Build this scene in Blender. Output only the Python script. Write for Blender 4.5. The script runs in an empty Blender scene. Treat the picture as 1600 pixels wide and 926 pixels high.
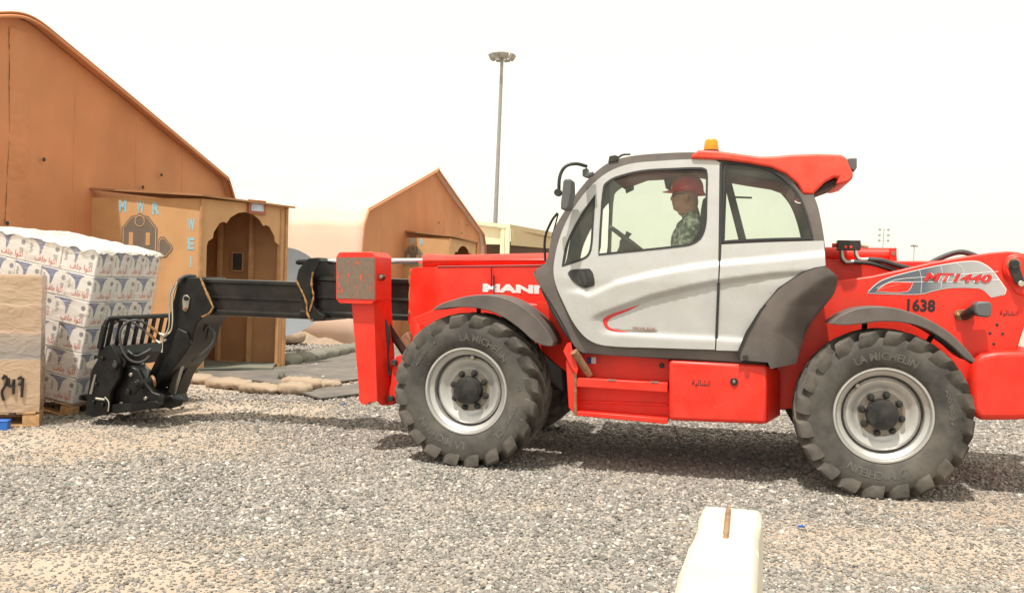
import bpy, bmesh, math, random
import numpy as np
from math import sin, cos, radians, pi, sqrt, atan2
from mathutils import Vector, Matrix, noise
from mathutils.geometry import delaunay_2d_cdt

random.seed(7); rng = np.random.default_rng(11)
S = bpy.context.scene
COL = S.collection

# ------------------------------------------------------------------ camera
CAM_H, PITCH, ROLL, FPX = 1.492, 1.066, 1.772, 1505.0
cd = bpy.data.cameras.new('camera'); cam = bpy.data.objects.new('camera', cd); COL.objects.link(cam)
RC = Matrix.Rotation(radians(90 - PITCH), 3, 'X') @ Matrix.Rotation(radians(ROLL), 3, 'Z')
cam.matrix_world = Matrix.Translation((0, 0, CAM_H)) @ RC.to_4x4()
cd.sensor_width = 36; cd.lens = 36 * FPX / 1600; cd.clip_start = 0.05; cd.clip_end = 6000
S.camera = cam

# ------------------------------------------------------------------ sky, sun, exposure
SUN_AZ = Vector((-0.50, -0.866)).normalized()     # horizontal direction towards the sun
SUN_EL = radians(67)
w = bpy.data.worlds.new('World'); S.world = w; w.use_nodes = True
nt = w.node_tree; bg = nt.nodes['Background']
sky = nt.nodes.new('ShaderNodeTexSky'); sky.sky_type = 'NISHITA'; sky.sun_disc = False
sky.sun_elevation = SUN_EL; sky.sun_rotation = atan2(SUN_AZ.x, SUN_AZ.y)
sky.air_density = 1.0; sky.dust_density = 3.0; sky.ozone_density = 1.0
veil = nt.nodes.new('ShaderNodeMix'); veil.data_type = 'RGBA'; veil.inputs[0].default_value = 0.82       # even veil of airborne dust over the whole sky
veil.inputs[7].default_value = (6.7, 6.5, 5.25, 1)
nt.links.new(sky.outputs[0], veil.inputs[6]); nt.links.new(veil.outputs[2], bg.inputs[0]); bg.inputs[1].default_value = 0.15
sl = bpy.data.lights.new('sun', 'SUN'); sl.energy = 3.6; sl.angle = radians(1.2); sl.color = (1.0, 0.94, 0.84)
so = bpy.data.objects.new('sun', sl); COL.objects.link(so)
sd = Vector((SUN_AZ.x * cos(SUN_EL), SUN_AZ.y * cos(SUN_EL), sin(SUN_EL)))
so.rotation_euler = sd.to_track_quat('Z', 'Y').to_euler(); so.location = sd * 60
S.view_settings.view_transform = 'Standard'; S.view_settings.look = 'None'
S.view_settings.exposure = 0.40; S.view_settings.gamma = 1.0
S.render.engine = 'CYCLES'
S.cycles.max_bounces = 8; S.cycles.transparent_max_bounces = 16; S.cycles.caustics_reflective = False; S.cycles.caustics_refractive = False

# ------------------------------------------------------------------ measuring helpers
C0 = Vector((0, 0, CAM_H))
def ray(x, y): return RC @ Vector(((x - 800) / FPX, (463 - y) / FPX, -1))
def G(x, y, z=0.0):                                # point of the ground seen at a photo pixel
    d = ray(x, y); t = (z - CAM_H) / d.z; return C0 + d * t
def AT(x, y, Y):                                   # point at depth Y
    d = ray(x, y); return C0 + d * (Y / d.y)
TH = radians(12.8)
A = Vector((cos(TH), -sin(TH), 0)); B = Vector((sin(TH), cos(TH), 0)); UP = Vector((0, 0, 1))
VW = 1.15
F0 = Vector((-0.323, 7.527, 0)) + B * VW           # ground point under the middle of the front axle
MM = Matrix.Translation(F0) @ Matrix.Rotation(-TH, 4, 'Z')
def P(x, y, v):                                    # machine coordinates (u, -v, z) of a pixel on the side plane v
    d = ray(x, y); o = C0 - F0
    t = (-v - o.dot(B)) / d.dot(B); q = o + d * t
    return Vector((q.dot(A), -v, q.z))

# ------------------------------------------------------------------ materials
MATS = {}
def nd(t, typ, **kw):
    n = t.nodes.new(typ)
    for k, v in kw.items(): setattr(n, k, v)
    return n
def ramp(t, stops, interp='LINEAR'):
    r = t.nodes.new('ShaderNodeValToRGB'); e = r.color_ramp.elements; r.color_ramp.interpolation = interp
    while len(e) < len(stops): e.new(0.5)
    for el, (p, c) in zip(e, stops): el.position = p; el.color = (*c, 1) if len(c) == 3 else c
    return r
def mat(name, col, rough=0.5, metal=0.0, var=0.12, scale=6.0, dust=0.0, dustcol=(0.42, 0.34, 0.26), bump=0.0, bscale=60.0, spec=0.5, coat=0.0, dscale=3.0, speck=0.0):
    m = bpy.data.materials.new(name); m.use_nodes = True; t = m.node_tree; L = t.links
    b = t.nodes['Principled BSDF']; b.inputs['Roughness'].default_value = rough; b.inputs['Metallic'].default_value = metal
    b.inputs['Specular IOR Level'].default_value = spec; b.inputs['Coat Weight'].default_value = coat; b.inputs['Coat Roughness'].default_value = 0.15
    tc = nd(t, 'ShaderNodeTexCoord')
    n1 = nd(t, 'ShaderNodeTexNoise'); n1.inputs['Scale'].default_value = scale; n1.inputs['Detail'].default_value = 6; L.new(tc.outputs['Object'], n1.inputs['Vector'])
    lo = tuple(c * (1 - var) for c in col); hi = tuple(min(1, c * (1 + var)) for c in col)
    r = ramp(t, [(0.3, lo), (0.7, hi)]); L.new(n1.outputs['Fac'], r.inputs[0]); out = r.outputs[0]
    if dust > 0:
        n2 = nd(t, 'ShaderNodeTexNoise'); n2.inputs['Scale'].default_value = dscale; n2.inputs['Detail'].default_value = 9; n2.inputs['Roughness'].default_value = 0.65
        L.new(tc.outputs['Object'], n2.inputs['Vector'])
        r2 = ramp(t, [(0.38, (0, 0, 0)), (0.75, (dust,) * 3)]); L.new(n2.outputs['Fac'], r2.inputs[0])
        mx = nd(t, 'ShaderNodeMix', data_type='RGBA'); L.new(r2.outputs[0], mx.inputs[0]); L.new(out, mx.inputs[6]); mx.inputs[7].default_value = (*dustcol, 1); out = mx.outputs[2]
        mr = nd(t, 'ShaderNodeMix', data_type='FLOAT'); L.new(r2.outputs[0], mr.inputs[0]); mr.inputs[2].default_value = rough; mr.inputs[3].default_value = min(1, rough + 0.5)
        L.new(mr.outputs[0], b.inputs['Roughness'])
    if speck > 0:                                                    # small chips and dirt specks
        n4 = nd(t, 'ShaderNodeTexNoise'); n4.inputs['Scale'].default_value = 55; n4.inputs['Detail'].default_value = 4; L.new(tc.outputs['Object'], n4.inputs['Vector'])
        r4 = ramp(t, [(0.66, (0, 0, 0)), (0.72, (speck,) * 3)]); L.new(n4.outputs['Fac'], r4.inputs[0])
        m4 = nd(t, 'ShaderNodeMix', data_type='RGBA'); L.new(r4.outputs[0], m4.inputs[0]); L.new(out, m4.inputs[6]); m4.inputs[7].default_value = (0.20, 0.13, 0.10, 1); out = m4.outputs[2]
    L.new(out, b.inputs['Base Color'])
    if bump > 0:
        n3 = nd(t, 'ShaderNodeTexNoise'); n3.inputs['Scale'].default_value = bscale; n3.inputs['Detail'].default_value = 5; L.new(tc.outputs['Object'], n3.inputs['Vector'])
        bp = nd(t, 'ShaderNodeBump'); bp.inputs['Strength'].default_value = bump; bp.inputs['Distance'].default_value = 0.01; L.new(n3.outputs['Fac'], bp.inputs['Height']); L.new(bp.outputs[0], b.inputs['Normal'])
    MATS[name] = m; return m
mat('red_paint', (0.80, 0.022, 0.009), 0.36, var=0.10, dust=0.35, dustcol=(0.60, 0.10, 0.06), bump=0.05, bscale=7, dscale=3.5, speck=0.5)
mat('roof_red', (0.80, 0.05, 0.025), 0.42, var=0.06, dust=0.3, dustcol=(0.6, 0.25, 0.18))
mat('white_paint', (0.48, 0.478, 0.478), 0.32, metal=0.15, var=0.05, dust=0.45, dustcol=(0.37, 0.34, 0.30), dscale=4, speck=0.35, bump=0.03, bscale=5)
mat('grey_plastic', (0.105, 0.088, 0.083), 0.55, var=0.1, dust=0.35, dustcol=(0.24, 0.2, 0.175), bump=0.06, bscale=180, speck=0.5)
mat('black_rubber', (0.02, 0.02, 0.021), 0.6, var=0.2)
mat('black_paint', (0.006, 0.006, 0.0065), 0.38, spec=0.28, var=0.3, dust=0.12, dustcol=(0.09, 0.08, 0.07), bump=0.05, bscale=20, dscale=6)
mat('boom_black', (0.007, 0.007, 0.0075), 0.22, spec=0.32, var=0.3, dust=0.22, dustcol=(0.12, 0.09, 0.06), dscale=2.5)
mat('tyre_rubber', (0.064, 0.061, 0.058), 0.85, var=0.25, scale=9, dust=0.85, dustcol=(0.185, 0.163, 0.142), bump=0.15, bscale=40, spec=0.25)
mat('tyre_tread', (0.064, 0.059, 0.055), 0.9, var=0.35, scale=14, dust=0.85, dustcol=(0.20, 0.172, 0.146), bump=0.15, bscale=40, spec=0.2)
mat('tyre_letters', (0.13, 0.122, 0.112), 0.9, var=0.15, spec=0.2)
mat('silver_rim', (0.60, 0.59, 0.58), 0.34, metal=0.6, var=0.1, dust=0.5, dustcol=(0.3, 0.245, 0.2), dscale=5)
mat('hub_disc', (0.36, 0.33, 0.30), 0.5, metal=0.5, var=0.15, dust=0.8, dustcol=(0.26, 0.17, 0.11), dscale=9)
mat('hub_black', (0.012, 0.012, 0.013), 0.35, var=0.3, dust=0.5, dustcol=(0.10, 0.09, 0.08), dscale=9)
mat('steel', (0.35, 0.32, 0.29), 0.4, metal=0.8, var=0.2)
mat('chrome', (0.78, 0.78, 0.80), 0.12, metal=1.0, var=0.03)
mat('rust_steel', (0.24, 0.13, 0.07), 0.8, var=0.4, scale=40, dust=0.6, dustcol=(0.38, 0.25, 0.15), dscale=25)
mat('grease', (0.30, 0.16, 0.06), 0.6, var=0.5, scale=30)
mat('dark_inside', (0.035, 0.035, 0.034), 0.7, var=0.2)
mat('interior_grey', (0.13, 0.135, 0.127), 0.7, var=0.1)
mat('underbody', (0.016, 0.014, 0.013), 0.8, var=0.3)
mat('white_print', (0.8, 0.8, 0.8), 0.4, var=0.02)
mat('black_print', (0.02, 0.012, 0.012), 0.6, var=0.1)
mat('carton_red', (0.62, 0.13, 0.11), 0.5, var=0.05)
mat('carton_blue', (0.19, 0.23, 0.41), 0.5, var=0.4, scale=22)
mat('carton_grey', (0.22, 0.23, 0.28), 0.5, var=0.2)
mat('red_print', (0.62, 0.03, 0.03), 0.45, var=0.05)
mat('maroon_print', (0.28, 0.02, 0.02), 0.45, var=0.05)
mat('blue_print', (0.03, 0.06, 0.30), 0.5, var=0.05)
mat('brass', (0.55, 0.33, 0.14), 0.35, metal=0.8, var=0.2)
mat('zinc', (0.6, 0.58, 0.5), 0.3, metal=0.9, var=0.1)
mat('hose_rubber', (0.05, 0.05, 0.052), 0.5, var=0.2)
mat('grey_mirror', (0.10, 0.105, 0.11), 0.5, var=0.1)
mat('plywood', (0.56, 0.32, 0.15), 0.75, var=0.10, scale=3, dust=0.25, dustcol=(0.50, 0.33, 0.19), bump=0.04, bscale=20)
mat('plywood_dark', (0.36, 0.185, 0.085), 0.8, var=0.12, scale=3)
mat('stud_wood', (0.46, 0.25, 0.12), 0.8, var=0.15, scale=8)
mat('pallet_wood', (0.52, 0.31, 0.15), 0.8, var=0.25, scale=14, bump=0.1, bscale=50)
mat('sky_blue_paint', (0.30, 0.52, 0.60), 0.7, var=0.18, scale=24)
mat('sign_wood', (0.36, 0.12, 0.06), 0.6, var=0.15)
mat('emblem_paint', (0.17, 0.135, 0.105), 0.8, var=0.1)
mat('emblem_line', (0.55, 0.36, 0.2), 0.8, var=0.1)
mat('canvas', (0.55, 0.225, 0.098), 0.85, var=0.13, scale=1.1, dust=0.6, dustcol=(0.53, 0.26, 0.135), dscale=0.5, bump=0.25, bscale=3.5)
mat('canvas_sunlit', (0.72, 0.53, 0.42), 0.85, var=0.06, scale=0.8, bump=0.2, bscale=3)  # lit copy of canvas: glare of the sun put into the colour
mat('cream_metal', (0.80, 0.72, 0.50), 0.6, var=0.04)
mat('tan_metal', (0.50, 0.39, 0.22), 0.65, var=0.06)
mat('dark_opening', (0.09, 0.05, 0.03), 0.9, var=0.1)
mat('mast_grey', (0.30, 0.29, 0.28), 0.6, var=0.1)
mat('sand_cloth', (0.37, 0.285, 0.21), 0.95, var=0.18, scale=5, dust=0.5, dustcol=(0.27, 0.20, 0.145), dscale=6, bump=0.5, bscale=45)
mat('green_cloth', (0.20, 0.19, 0.155), 0.9, var=0.15, scale=4, bump=0.25, bscale=30)
mat('mat_grey', (0.13, 0.12, 0.112), 0.85, var=0.15, scale=3, dust=0.6, dustcol=(0.27, 0.22, 0.17), dscale=1.5, bump=0.1, bscale=15)
mat('mat_green', (0.10, 0.12, 0.10), 0.85, var=0.15, scale=3, dust=0.4, dscale=2)
mat('dish_grey', (0.33, 0.37, 0.41), 0.6, var=0.06, scale=2)
mat('carton_white', (0.80, 0.80, 0.81), 0.6, var=0.04, scale=5)
mat('carton_tan', (0.48, 0.34, 0.24), 0.7, var=0.1, scale=4)
mat('concrete', (0.62, 0.58, 0.49), 0.85, var=0.08, scale=5, dust=0.4, dustcol=(0.50, 0.44, 0.33), dscale=6, bump=0.25, bscale=35)
mat('skin', (0.58, 0.30, 0.20), 0.5, var=0.06, scale=20)
mat('hat_red', (0.86, 0.035, 0.03), 0.2, var=0.04)
mat('lens_black', (0.008, 0.008, 0.008), 0.15, var=0.1)
mat('blue_plastic', (0.02, 0.13, 0.50), 0.5, var=0.1)
mat('plain_stone', (0.2, 0.19, 0.18), 0.9)

def special(name):
    m = bpy.data.materials.new(name); m.use_nodes = True; MATS[name] = m
    return m, m.node_tree, m.node_tree.nodes['Principled BSDF'], m.node_tree.links
# tinted glass: thin sheet
def glassmat(name, col, refl=1.0, haze=0.0):
    m, t, b, L = special(name); t.nodes.remove(b); o = t.nodes['Material Output']
    tr = nd(t, 'ShaderNodeBsdfTransparent'); tr.inputs[0].default_value = (*col, 1)
    gl = nd(t, 'ShaderNodeBsdfGlossy'); gl.inputs['Roughness'].default_value = 0.03; gl.inputs[0].default_value = (0.9, 0.92, 0.9, 1)
    lw = nd(t, 'ShaderNodeFresnel'); lw.inputs[0].default_value = 1.45
    mm = nd(t, 'ShaderNodeMath', operation='MULTIPLY'); mm.inputs[1].default_value = refl; L.new(lw.outputs[0], mm.inputs[0])
    mx = nd(t, 'ShaderNodeMixShader'); L.new(mm.outputs[0], mx.inputs[0]); L.new(tr.outputs[0], mx.inputs[1]); L.new(gl.outputs[0], mx.inputs[2])
    last = mx
    if haze:
        df = nd(t, 'ShaderNodeBsdfDiffuse'); df.inputs[0].default_value = (0.6, 0.55, 0.48, 1)
        tc = nd(t, 'ShaderNodeTexCoord'); n = nd(t, 'ShaderNodeTexNoise'); n.inputs['Scale'].default_value = 5; n.inputs['Detail'].default_value = 8; L.new(tc.outputs['Object'], n.inputs[0])
        r = ramp(t, [(0.35, (haze * .3,) * 3), (0.75, (haze,) * 3)]); L.new(n.outputs[0], r.inputs[0])
        m2 = nd(t, 'ShaderNodeMixShader'); L.new(r.outputs[0], m2.inputs[0]); L.new(mx.outputs[0], m2.inputs[1]); L.new(df.outputs[0], m2.inputs[2]); last = m2
    L.new(last.outputs[0], o.inputs[0]); return m
glassmat('cab_glass', (0.86, 0.895, 0.835), 0.8, 0.09)
# stretch film: mostly clear, milky in folds
m, t, b, L = special('stretch_film'); t.nodes.remove(b); o = t.nodes['Material Output']
tr = nd(t, 'ShaderNodeBsdfTransparent'); tr.inputs[0].default_value = (0.97, 0.95, 0.93, 1)
pb = nd(t, 'ShaderNodeBsdfPrincipled'); pb.inputs['Base Color'].default_value = (0.78, 0.72, 0.66, 1); pb.inputs['Roughness'].default_value = 0.25
tc = nd(t, 'ShaderNodeTexCoord'); mp = nd(t, 'ShaderNodeMapping'); mp.inputs['Scale'].default_value = (1.2, 1.2, 5); mp.inputs['Rotation'].default_value = (0.25, 0.15, 0)
L.new(tc.outputs['Object'], mp.inputs[0]); n = nd(t, 'ShaderNodeTexNoise'); n.inputs['Scale'].default_value = 3.0; n.inputs['Detail'].default_value = 7; n.inputs['Distortion'].default_value = 1.2; L.new(mp.outputs[0], n.inputs[0])
r = ramp(t, [(0.42, (0.10,) * 3), (0.60, (0.24,) * 3), (0.70, (0.7,) * 3)]); L.new(n.outputs[0], r.inputs[0])
bp = nd(t, 'ShaderNodeBump'); bp.inputs['Strength'].default_value = 0.6; bp.inputs['Distance'].default_value = 0.03; L.new(n.outputs[0], bp.inputs['Height']); L.new(bp.outputs[0], pb.inputs['Normal'])
mx = nd(t, 'ShaderNodeMixShader'); L.new(r.outputs[0], mx.inputs[0]); L.new(tr.outputs[0], mx.inputs[1]); L.new(pb.outputs[0], mx.inputs[2]); L.new(mx.outputs[0], o.inputs[0])
# milky top sheet
m, t, b, L = special('milky_sheet'); b.inputs['Base Color'].default_value = (0.82, 0.79, 0.75, 1); b.inputs['Roughness'].default_value = 0.22
tc = nd(t, 'ShaderNodeTexCoord'); n = nd(t, 'ShaderNodeTexNoise'); n.inputs['Scale'].default_value = 9; n.inputs['Detail'].default_value = 8; n.inputs['Distortion'].default_value = 2.2; L.new(tc.outputs['Object'], n.inputs[0])
bp = nd(t, 'ShaderNodeBump'); bp.inputs['Strength'].default_value = 0.8; bp.inputs['Distance'].default_value = 0.03; L.new(n.outputs[0], bp.inputs['Height']); L.new(bp.outputs[0], b.inputs['Normal'])
tr = nd(t, 'ShaderNodeBsdfTransparent'); mx = nd(t, 'ShaderNodeMixShader'); r = ramp(t, [(0.35, (0.55,) * 3), (0.6, (0.92,) * 3)]); L.new(n.outputs[0], r.inputs[0]); L.new(r.outputs[0], mx.inputs[0]); L.new(tr.outputs[0], mx.inputs[1]); L.new(b.outputs[0], mx.inputs[2]); L.new(mx.outputs[0], t.nodes['Material Output'].inputs[0])
# beige wrapped stack: bands of colour by layer
m, t, b, L = special('beige_wrap'); tc = nd(t, 'ShaderNodeTexCoord'); sx = nd(t, 'ShaderNodeSeparateXYZ'); L.new(tc.outputs['Object'], sx.inputs[0])
n = nd(t, 'ShaderNodeTexNoise'); n.inputs['Scale'].default_value = 5; n.inputs['Detail'].default_value = 8; n.inputs['Distortion'].default_value = 1; L.new(tc.outputs['Object'], n.inputs[0])
ad = nd(t, 'ShaderNodeMath', operation='MULTIPLY_ADD'); ad.inputs[1].default_value = 0.05; L.new(n.outputs[0], ad.inputs[0]); L.new(sx.outputs[2], ad.inputs[2])
mr = nd(t, 'ShaderNodeMapRange'); mr.inputs[1].default_value = 0.1; mr.inputs[2].default_value = 1.5; L.new(ad.outputs[0], mr.inputs[0])
r = ramp(t, [(0.0, (0.46, 0.32, 0.22)), (0.38, (0.50, 0.36, 0.25)), (0.40, (0.30, 0.27, 0.26)), (0.55, (0.40, 0.32, 0.27)), (0.56, (0.50, 0.36, 0.26)), (0.72, (0.44, 0.31, 0.22)), (0.73, (0.53, 0.39, 0.28)), (1, (0.47, 0.33, 0.22))])
L.new(mr.outputs[0], r.inputs[0]); L.new(r.outputs[0], b.inputs['Base Color']); b.inputs['Roughness'].default_value = 0.24
mp = nd(t, 'ShaderNodeMapping'); mp.inputs['Scale'].default_value = (2.5, 2.5, 5); mp.inputs['Rotation'].default_value = (0.35, 0.2, 0); L.new(tc.outputs['Object'], mp.inputs[0])
n5 = nd(t, 'ShaderNodeTexNoise'); n5.inputs['Scale'].default_value = 2.6; n5.inputs['Detail'].default_value = 9; n5.inputs['Distortion'].default_value = 1.6; L.new(mp.outputs[0], n5.inputs[0])
bp = nd(t, 'ShaderNodeBump'); bp.inputs['Strength'].default_value = 0.35; bp.inputs['Distance'].default_value = 0.03; L.new(n5.outputs[0], bp.inputs['Height']); L.new(bp.outputs[0], b.inputs['Normal'])
# worn pad face
m, t, b, L = special('worn_pad'); tc = nd(t, 'ShaderNodeTexCoord'); mp = nd(t, 'ShaderNodeMapping'); mp.inputs['Scale'].default_value = (9, 9, 2.2); L.new(tc.outputs['Object'], mp.inputs[0])
n = nd(t, 'ShaderNodeTexNoise'); n.inputs['Scale'].default_value = 4.5; n.inputs['Detail'].default_value = 10; n.inputs['Roughness'].default_value = 0.7; L.new(mp.outputs[0], n.inputs[0])
r = ramp(t, [(0.30, (0.10, 0.075, 0.06)), (0.45, (0.19, 0.145, 0.11)), (0.575, (0.16, 0.10, 0.07)), (0.60, (0.70, 0.08, 0.03)), (0.8, (0.75, 0.12, 0.05))]); L.new(n.outputs[0], r.inputs[0]); L.new(r.outputs[0], b.inputs['Base Color']); b.inputs['Roughness'].default_value = 0.6
# camouflage cloth
m, t, b, L = special('camo_cloth'); tc = nd(t, 'ShaderNodeTexCoord'); n = nd(t, 'ShaderNodeTexNoise'); n.inputs['Scale'].default_value = 26; n.inputs['Detail'].default_value = 3; L.new(tc.outputs['Object'], n.inputs[0])
r = ramp(t, [(0.0, (0.12, 0.17, 0.125)), (0.42, (0.26, 0.34, 0.26)), (0.50, (0.45, 0.53, 0.43)), (0.58, (0.70, 0.74, 0.64))], 'CONSTANT'); L.new(n.outputs[0], r.inputs[0]); L.new(r.outputs[0], b.inputs['Base Color']); b.inputs['Roughness'].default_value = 0.9
# amber lens
m, t, b, L = special('amber_lens'); b.inputs['Base Color'].default_value = (0.95, 0.30, 0.01, 1); b.inputs['Roughness'].default_value = 0.15; b.inputs['Subsurface Weight'].default_value = 0.5; b.inputs['Subsurface Radius'].default_value = (0.05, 0.02, 0.0)
# model decal, dark slate to light grey along the panel (flat print)
m, t, b, L = special('decal_grey'); tc = nd(t, 'ShaderNodeTexCoord'); sx = nd(t, 'ShaderNodeSeparateXYZ'); L.new(tc.outputs['Object'], sx.inputs[0])
DECAL_RANGE = [nd(t, 'ShaderNodeMapRange')]; L.new(sx.outputs[0], DECAL_RANGE[0].inputs[0])
r = ramp(t, [(0, (0.09, 0.11, 0.15)), (0.42, (0.12, 0.14, 0.17)), (0.62, (0.36, 0.36, 0.37)), (1, (0.48, 0.47, 0.47))]); L.new(DECAL_RANGE[0].outputs[0], r.inputs[0]); L.new(r.outputs[0], b.inputs['Base Color']); b.inputs['Roughness'].default_value = 0.4
# gravel stones, one tone for each stone
m, t, b, L = special('gravel_stone'); oi = nd(t, 'ShaderNodeObjectInfo')
r = ramp(t, [(0, (0.085, 0.083, 0.080)), (0.22, (0.165, 0.158, 0.15)), (0.5, (0.245, 0.232, 0.218)), (0.74, (0.31, 0.288, 0.265)), (0.88, (0.39, 0.33, 0.275)), (0.95, (0.48, 0.45, 0.42)), (1.0, (0.64, 0.61, 0.57))]); L.new(oi.outputs['Random'], r.inputs[0]); b.inputs['Roughness'].default_value = 0.9; b.inputs['Specular IOR Level'].default_value = 0.3
ge = nd(t, 'ShaderNodeNewGeometry'); n = nd(t, 'ShaderNodeTexNoise'); n.inputs['Scale'].default_value = 0.75; n.inputs['Detail'].default_value = 7; n.inputs['Roughness'].default_value = 0.62; L.new(ge.outputs['Position'], n.inputs[0])
rd = ramp(t, [(0.36, (0.06,) * 3), (0.68, (0.36,) * 3)]); L.new(n.outputs[0], rd.inputs[0])                       # dust lying on the stones in drifts
mx = nd(t, 'ShaderNodeMix', data_type='RGBA'); L.new(rd.outputs[0], mx.inputs[0]); L.new(r.outputs[0], mx.inputs[6]); mx.inputs[7].default_value = (0.40, 0.345, 0.29, 1); L.new(mx.outputs[2], b.inputs['Base Color'])
# ground: sand and trodden gravel
m, t, b, L = special('ground_mix'); at = nd(t, 'ShaderNodeAttribute'); at.attribute_name = 'sand'
tc = nd(t, 'ShaderNodeTexCoord'); v1 = nd(t, 'ShaderNodeTexVoronoi'); v1.inputs['Scale'].default_value = 38; L.new(tc.outputs['Object'], v1.inputs['Vector'])
r1 = ramp(t, [(0, (0.15, 0.142, 0.135)), (0.45, (0.26, 0.245, 0.23)), (0.8, (0.38, 0.35, 0.32)), (1, (0.55, 0.52, 0.48))]); sv = nd(t, 'ShaderNodeSeparateColor'); L.new(v1.outputs['Color'], sv.inputs[0]); L.new(sv.outputs[0], r1.inputs[0])
n = nd(t, 'ShaderNodeTexNoise'); n.inputs['Scale'].default_value = 1.3; n.inputs['Detail'].default_value = 10; L.new(tc.outputs['Object'], n.inputs[0])
r2 = ramp(t, [(0.3, (0.37, 0.28, 0.21)), (0.7, (0.45, 0.38, 0.31))]); L.new(n.outputs[0], r2.inputs[0])
n2 = nd(t, 'ShaderNodeTexNoise'); n2.inputs['Scale'].default_value = 30; n2.inputs['Detail'].default_value = 6; L.new(tc.outputs['Object'], n2.inputs[0])
sm = nd(t, 'ShaderNodeMath', operation='MULTIPLY_ADD'); sm.inputs[1].default_value = 0.5; L.new(n2.outputs[0], sm.inputs[0]); L.new(at.outputs['Fac'], sm.inputs[2])
rr = ramp(t, [(0.42, (0, 0, 0)), (0.80, (1, 1, 1))]); L.new(sm.outputs[0], rr.inputs[0])
mx = nd(t, 'ShaderNodeMix', data_type='RGBA'); L.new(rr.outputs[0], mx.inputs[0]); L.new(r1.outputs[0], mx.inputs[6]); L.new(r2.outputs[0], mx.inputs[7]); L.new(mx.outputs[2], b.inputs['Base Color']); b.inputs['Roughness'].default_value = 0.95
bp = nd(t, 'ShaderNodeBump'); bp.inputs['Strength'].default_value = 0.5; bp.inputs['Distance'].default_value = 0.012; L.new(v1.outputs['Distance'], bp.inputs['Height']); L.new(bp.outputs[0], b.inputs['Normal'])
# poster
mat('poster', (0.42, 0.45, 0.55), 0.5, var=0.5, scale=9)

# ------------------------------------------------------------------ mesh helpers
def link(o, parent=None):
    COL.objects.link(o)
    if parent is not None: o.parent = parent
    return o
def finish(name, bm, material, parent=None, bevel=0.0, seg=2, angle=35, smooth=True):
    bmesh.ops.recalc_face_normals(bm, faces=bm.faces)
    me = bpy.data.meshes.new(name); bm.to_mesh(me); bm.free()
    return finish_me(name, me, material, parent, bevel, seg, angle, smooth)
def finish_me(name, me, material, parent=None, bevel=0.0, seg=2, angle=35, smooth=True):
    for mm_ in (material if isinstance(material, (list, tuple)) else [material]): me.materials.append(MATS[mm_])
    if smooth:
        me.shade_smooth(); me.set_sharp_from_angle(angle=radians(angle))
    o = link(bpy.data.objects.new(name, me), parent)
    if bevel > 0:
        md = o.modifiers.new('edge', 'BEVEL'); md.width = bevel; md.segments = seg; md.limit_method = 'ANGLE'; md.angle_limit = radians(40); md.harden_normals = False
    return o
def empty(name, label, cat, group=None, mw=None):
    o = bpy.data.objects.new(name, None); COL.objects.link(o); o.empty_display_size = 0.2
    if mw is not None: o.matrix_world = mw
    return tag(o, label, cat, group)
def tag(o, label=None, cat=None, group=None, kind=None):
    if label: o['label'] = label
    if cat: o['category'] = cat
    if group: o['group'] = group
    if kind: o['kind'] = kind
    return o
def part_empty(name, parent, loc=(0, 0, 0), rz=0):
    o = bpy.data.objects.new(name, None); COL.objects.link(o); o.parent = parent; o.location = loc; o.rotation_euler = (0, 0, rz); o.empty_display_size = .1; return o
def hexa(bm, c8):
    v = [bm.verts.new(c) for c in c8]
    for f in ((0, 1, 2, 3), (7, 6, 5, 4), (0, 4, 5, 1), (1, 5, 6, 2), (2, 6, 7, 3), (3, 7, 4, 0)): bm.faces.new([v[i] for i in f])
def add_box(bm, c, s, mtx=None):
    x, y, z = s[0] / 2, s[1] / 2, s[2] / 2
    pts = [Vector(p) for p in ((-x, -y, -z), (x, -y, -z), (x, y, -z), (-x, y, -z), (-x, -y, z), (x, -y, z), (x, y, z), (-x, y, z))]
    if mtx is not None: pts = [mtx @ p for p in pts]
    hexa(bm, [p + Vector(c) for p in pts])
def box(name, c, s, material, parent=None, bevel=0.0, mtx=None):
    bm = bmesh.new(); add_box(bm, c, s, mtx); return finish(name, bm, material, parent, bevel)
def beam(bm, p, q, wd, ht, up=UP):                 # rectangular bar from p to q
    p, q = Vector(p), Vector(q); d = (q - p).normalized(); s = d.cross(Vector(up)).normalized(); t_ = s.cross(d)
    s *= wd / 2; t_ *= ht / 2
    hexa(bm, [p - s - t_, p + s - t_, p + s + t_, p - s + t_, q - s - t_, q + s - t_, q + s + t_, q - s + t_])
def bar(name, p, q, wd, ht, material, parent=None, bevel=0, up=UP):
    bm = bmesh.new(); beam(bm, p, q, wd, ht, up); return finish(name, bm, material, parent, bevel)
def catmull(pts, n=6, closed=False, corner=55):
    pts = [Vector(p) for p in pts]; N = len(pts); out = []
    def isc(i):
        if not closed and i in (0, N - 1): return True
        a = pts[i] - pts[(i - 1) % N]; b_ = pts[(i + 1) % N] - pts[i]
        if a.length < 1e-9 or b_.length < 1e-9: return True
        return a.angle(b_) > radians(corner)
    cs = [isc(i) for i in range(N)]
    for i in range(N if closed else N - 1):
        p1, p2 = pts[i], pts[(i + 1) % N]; L_ = (p2 - p1).length
        def tan(j, fwd):
            if cs[j]: return (p2 - p1)
            a, b_ = pts[(j - 1) % N], pts[(j + 1) % N]; d = (b_ - a); return d * (L_ / max(d.length, 1e-9))
        m1, m2 = tan(i, True), tan((i + 1) % N, False)
        for k in range(n):
            s = k / n; s2, s3 = s * s, s * s * s
            out.append(p1 * (2 * s3 - 3 * s2 + 1) + m1 * (s3 - 2 * s2 + s) + p2 * (-2 * s3 + 3 * s2) + m2 * (s3 - s2))
    if not closed: out.append(pts[-1])
    return out
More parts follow.
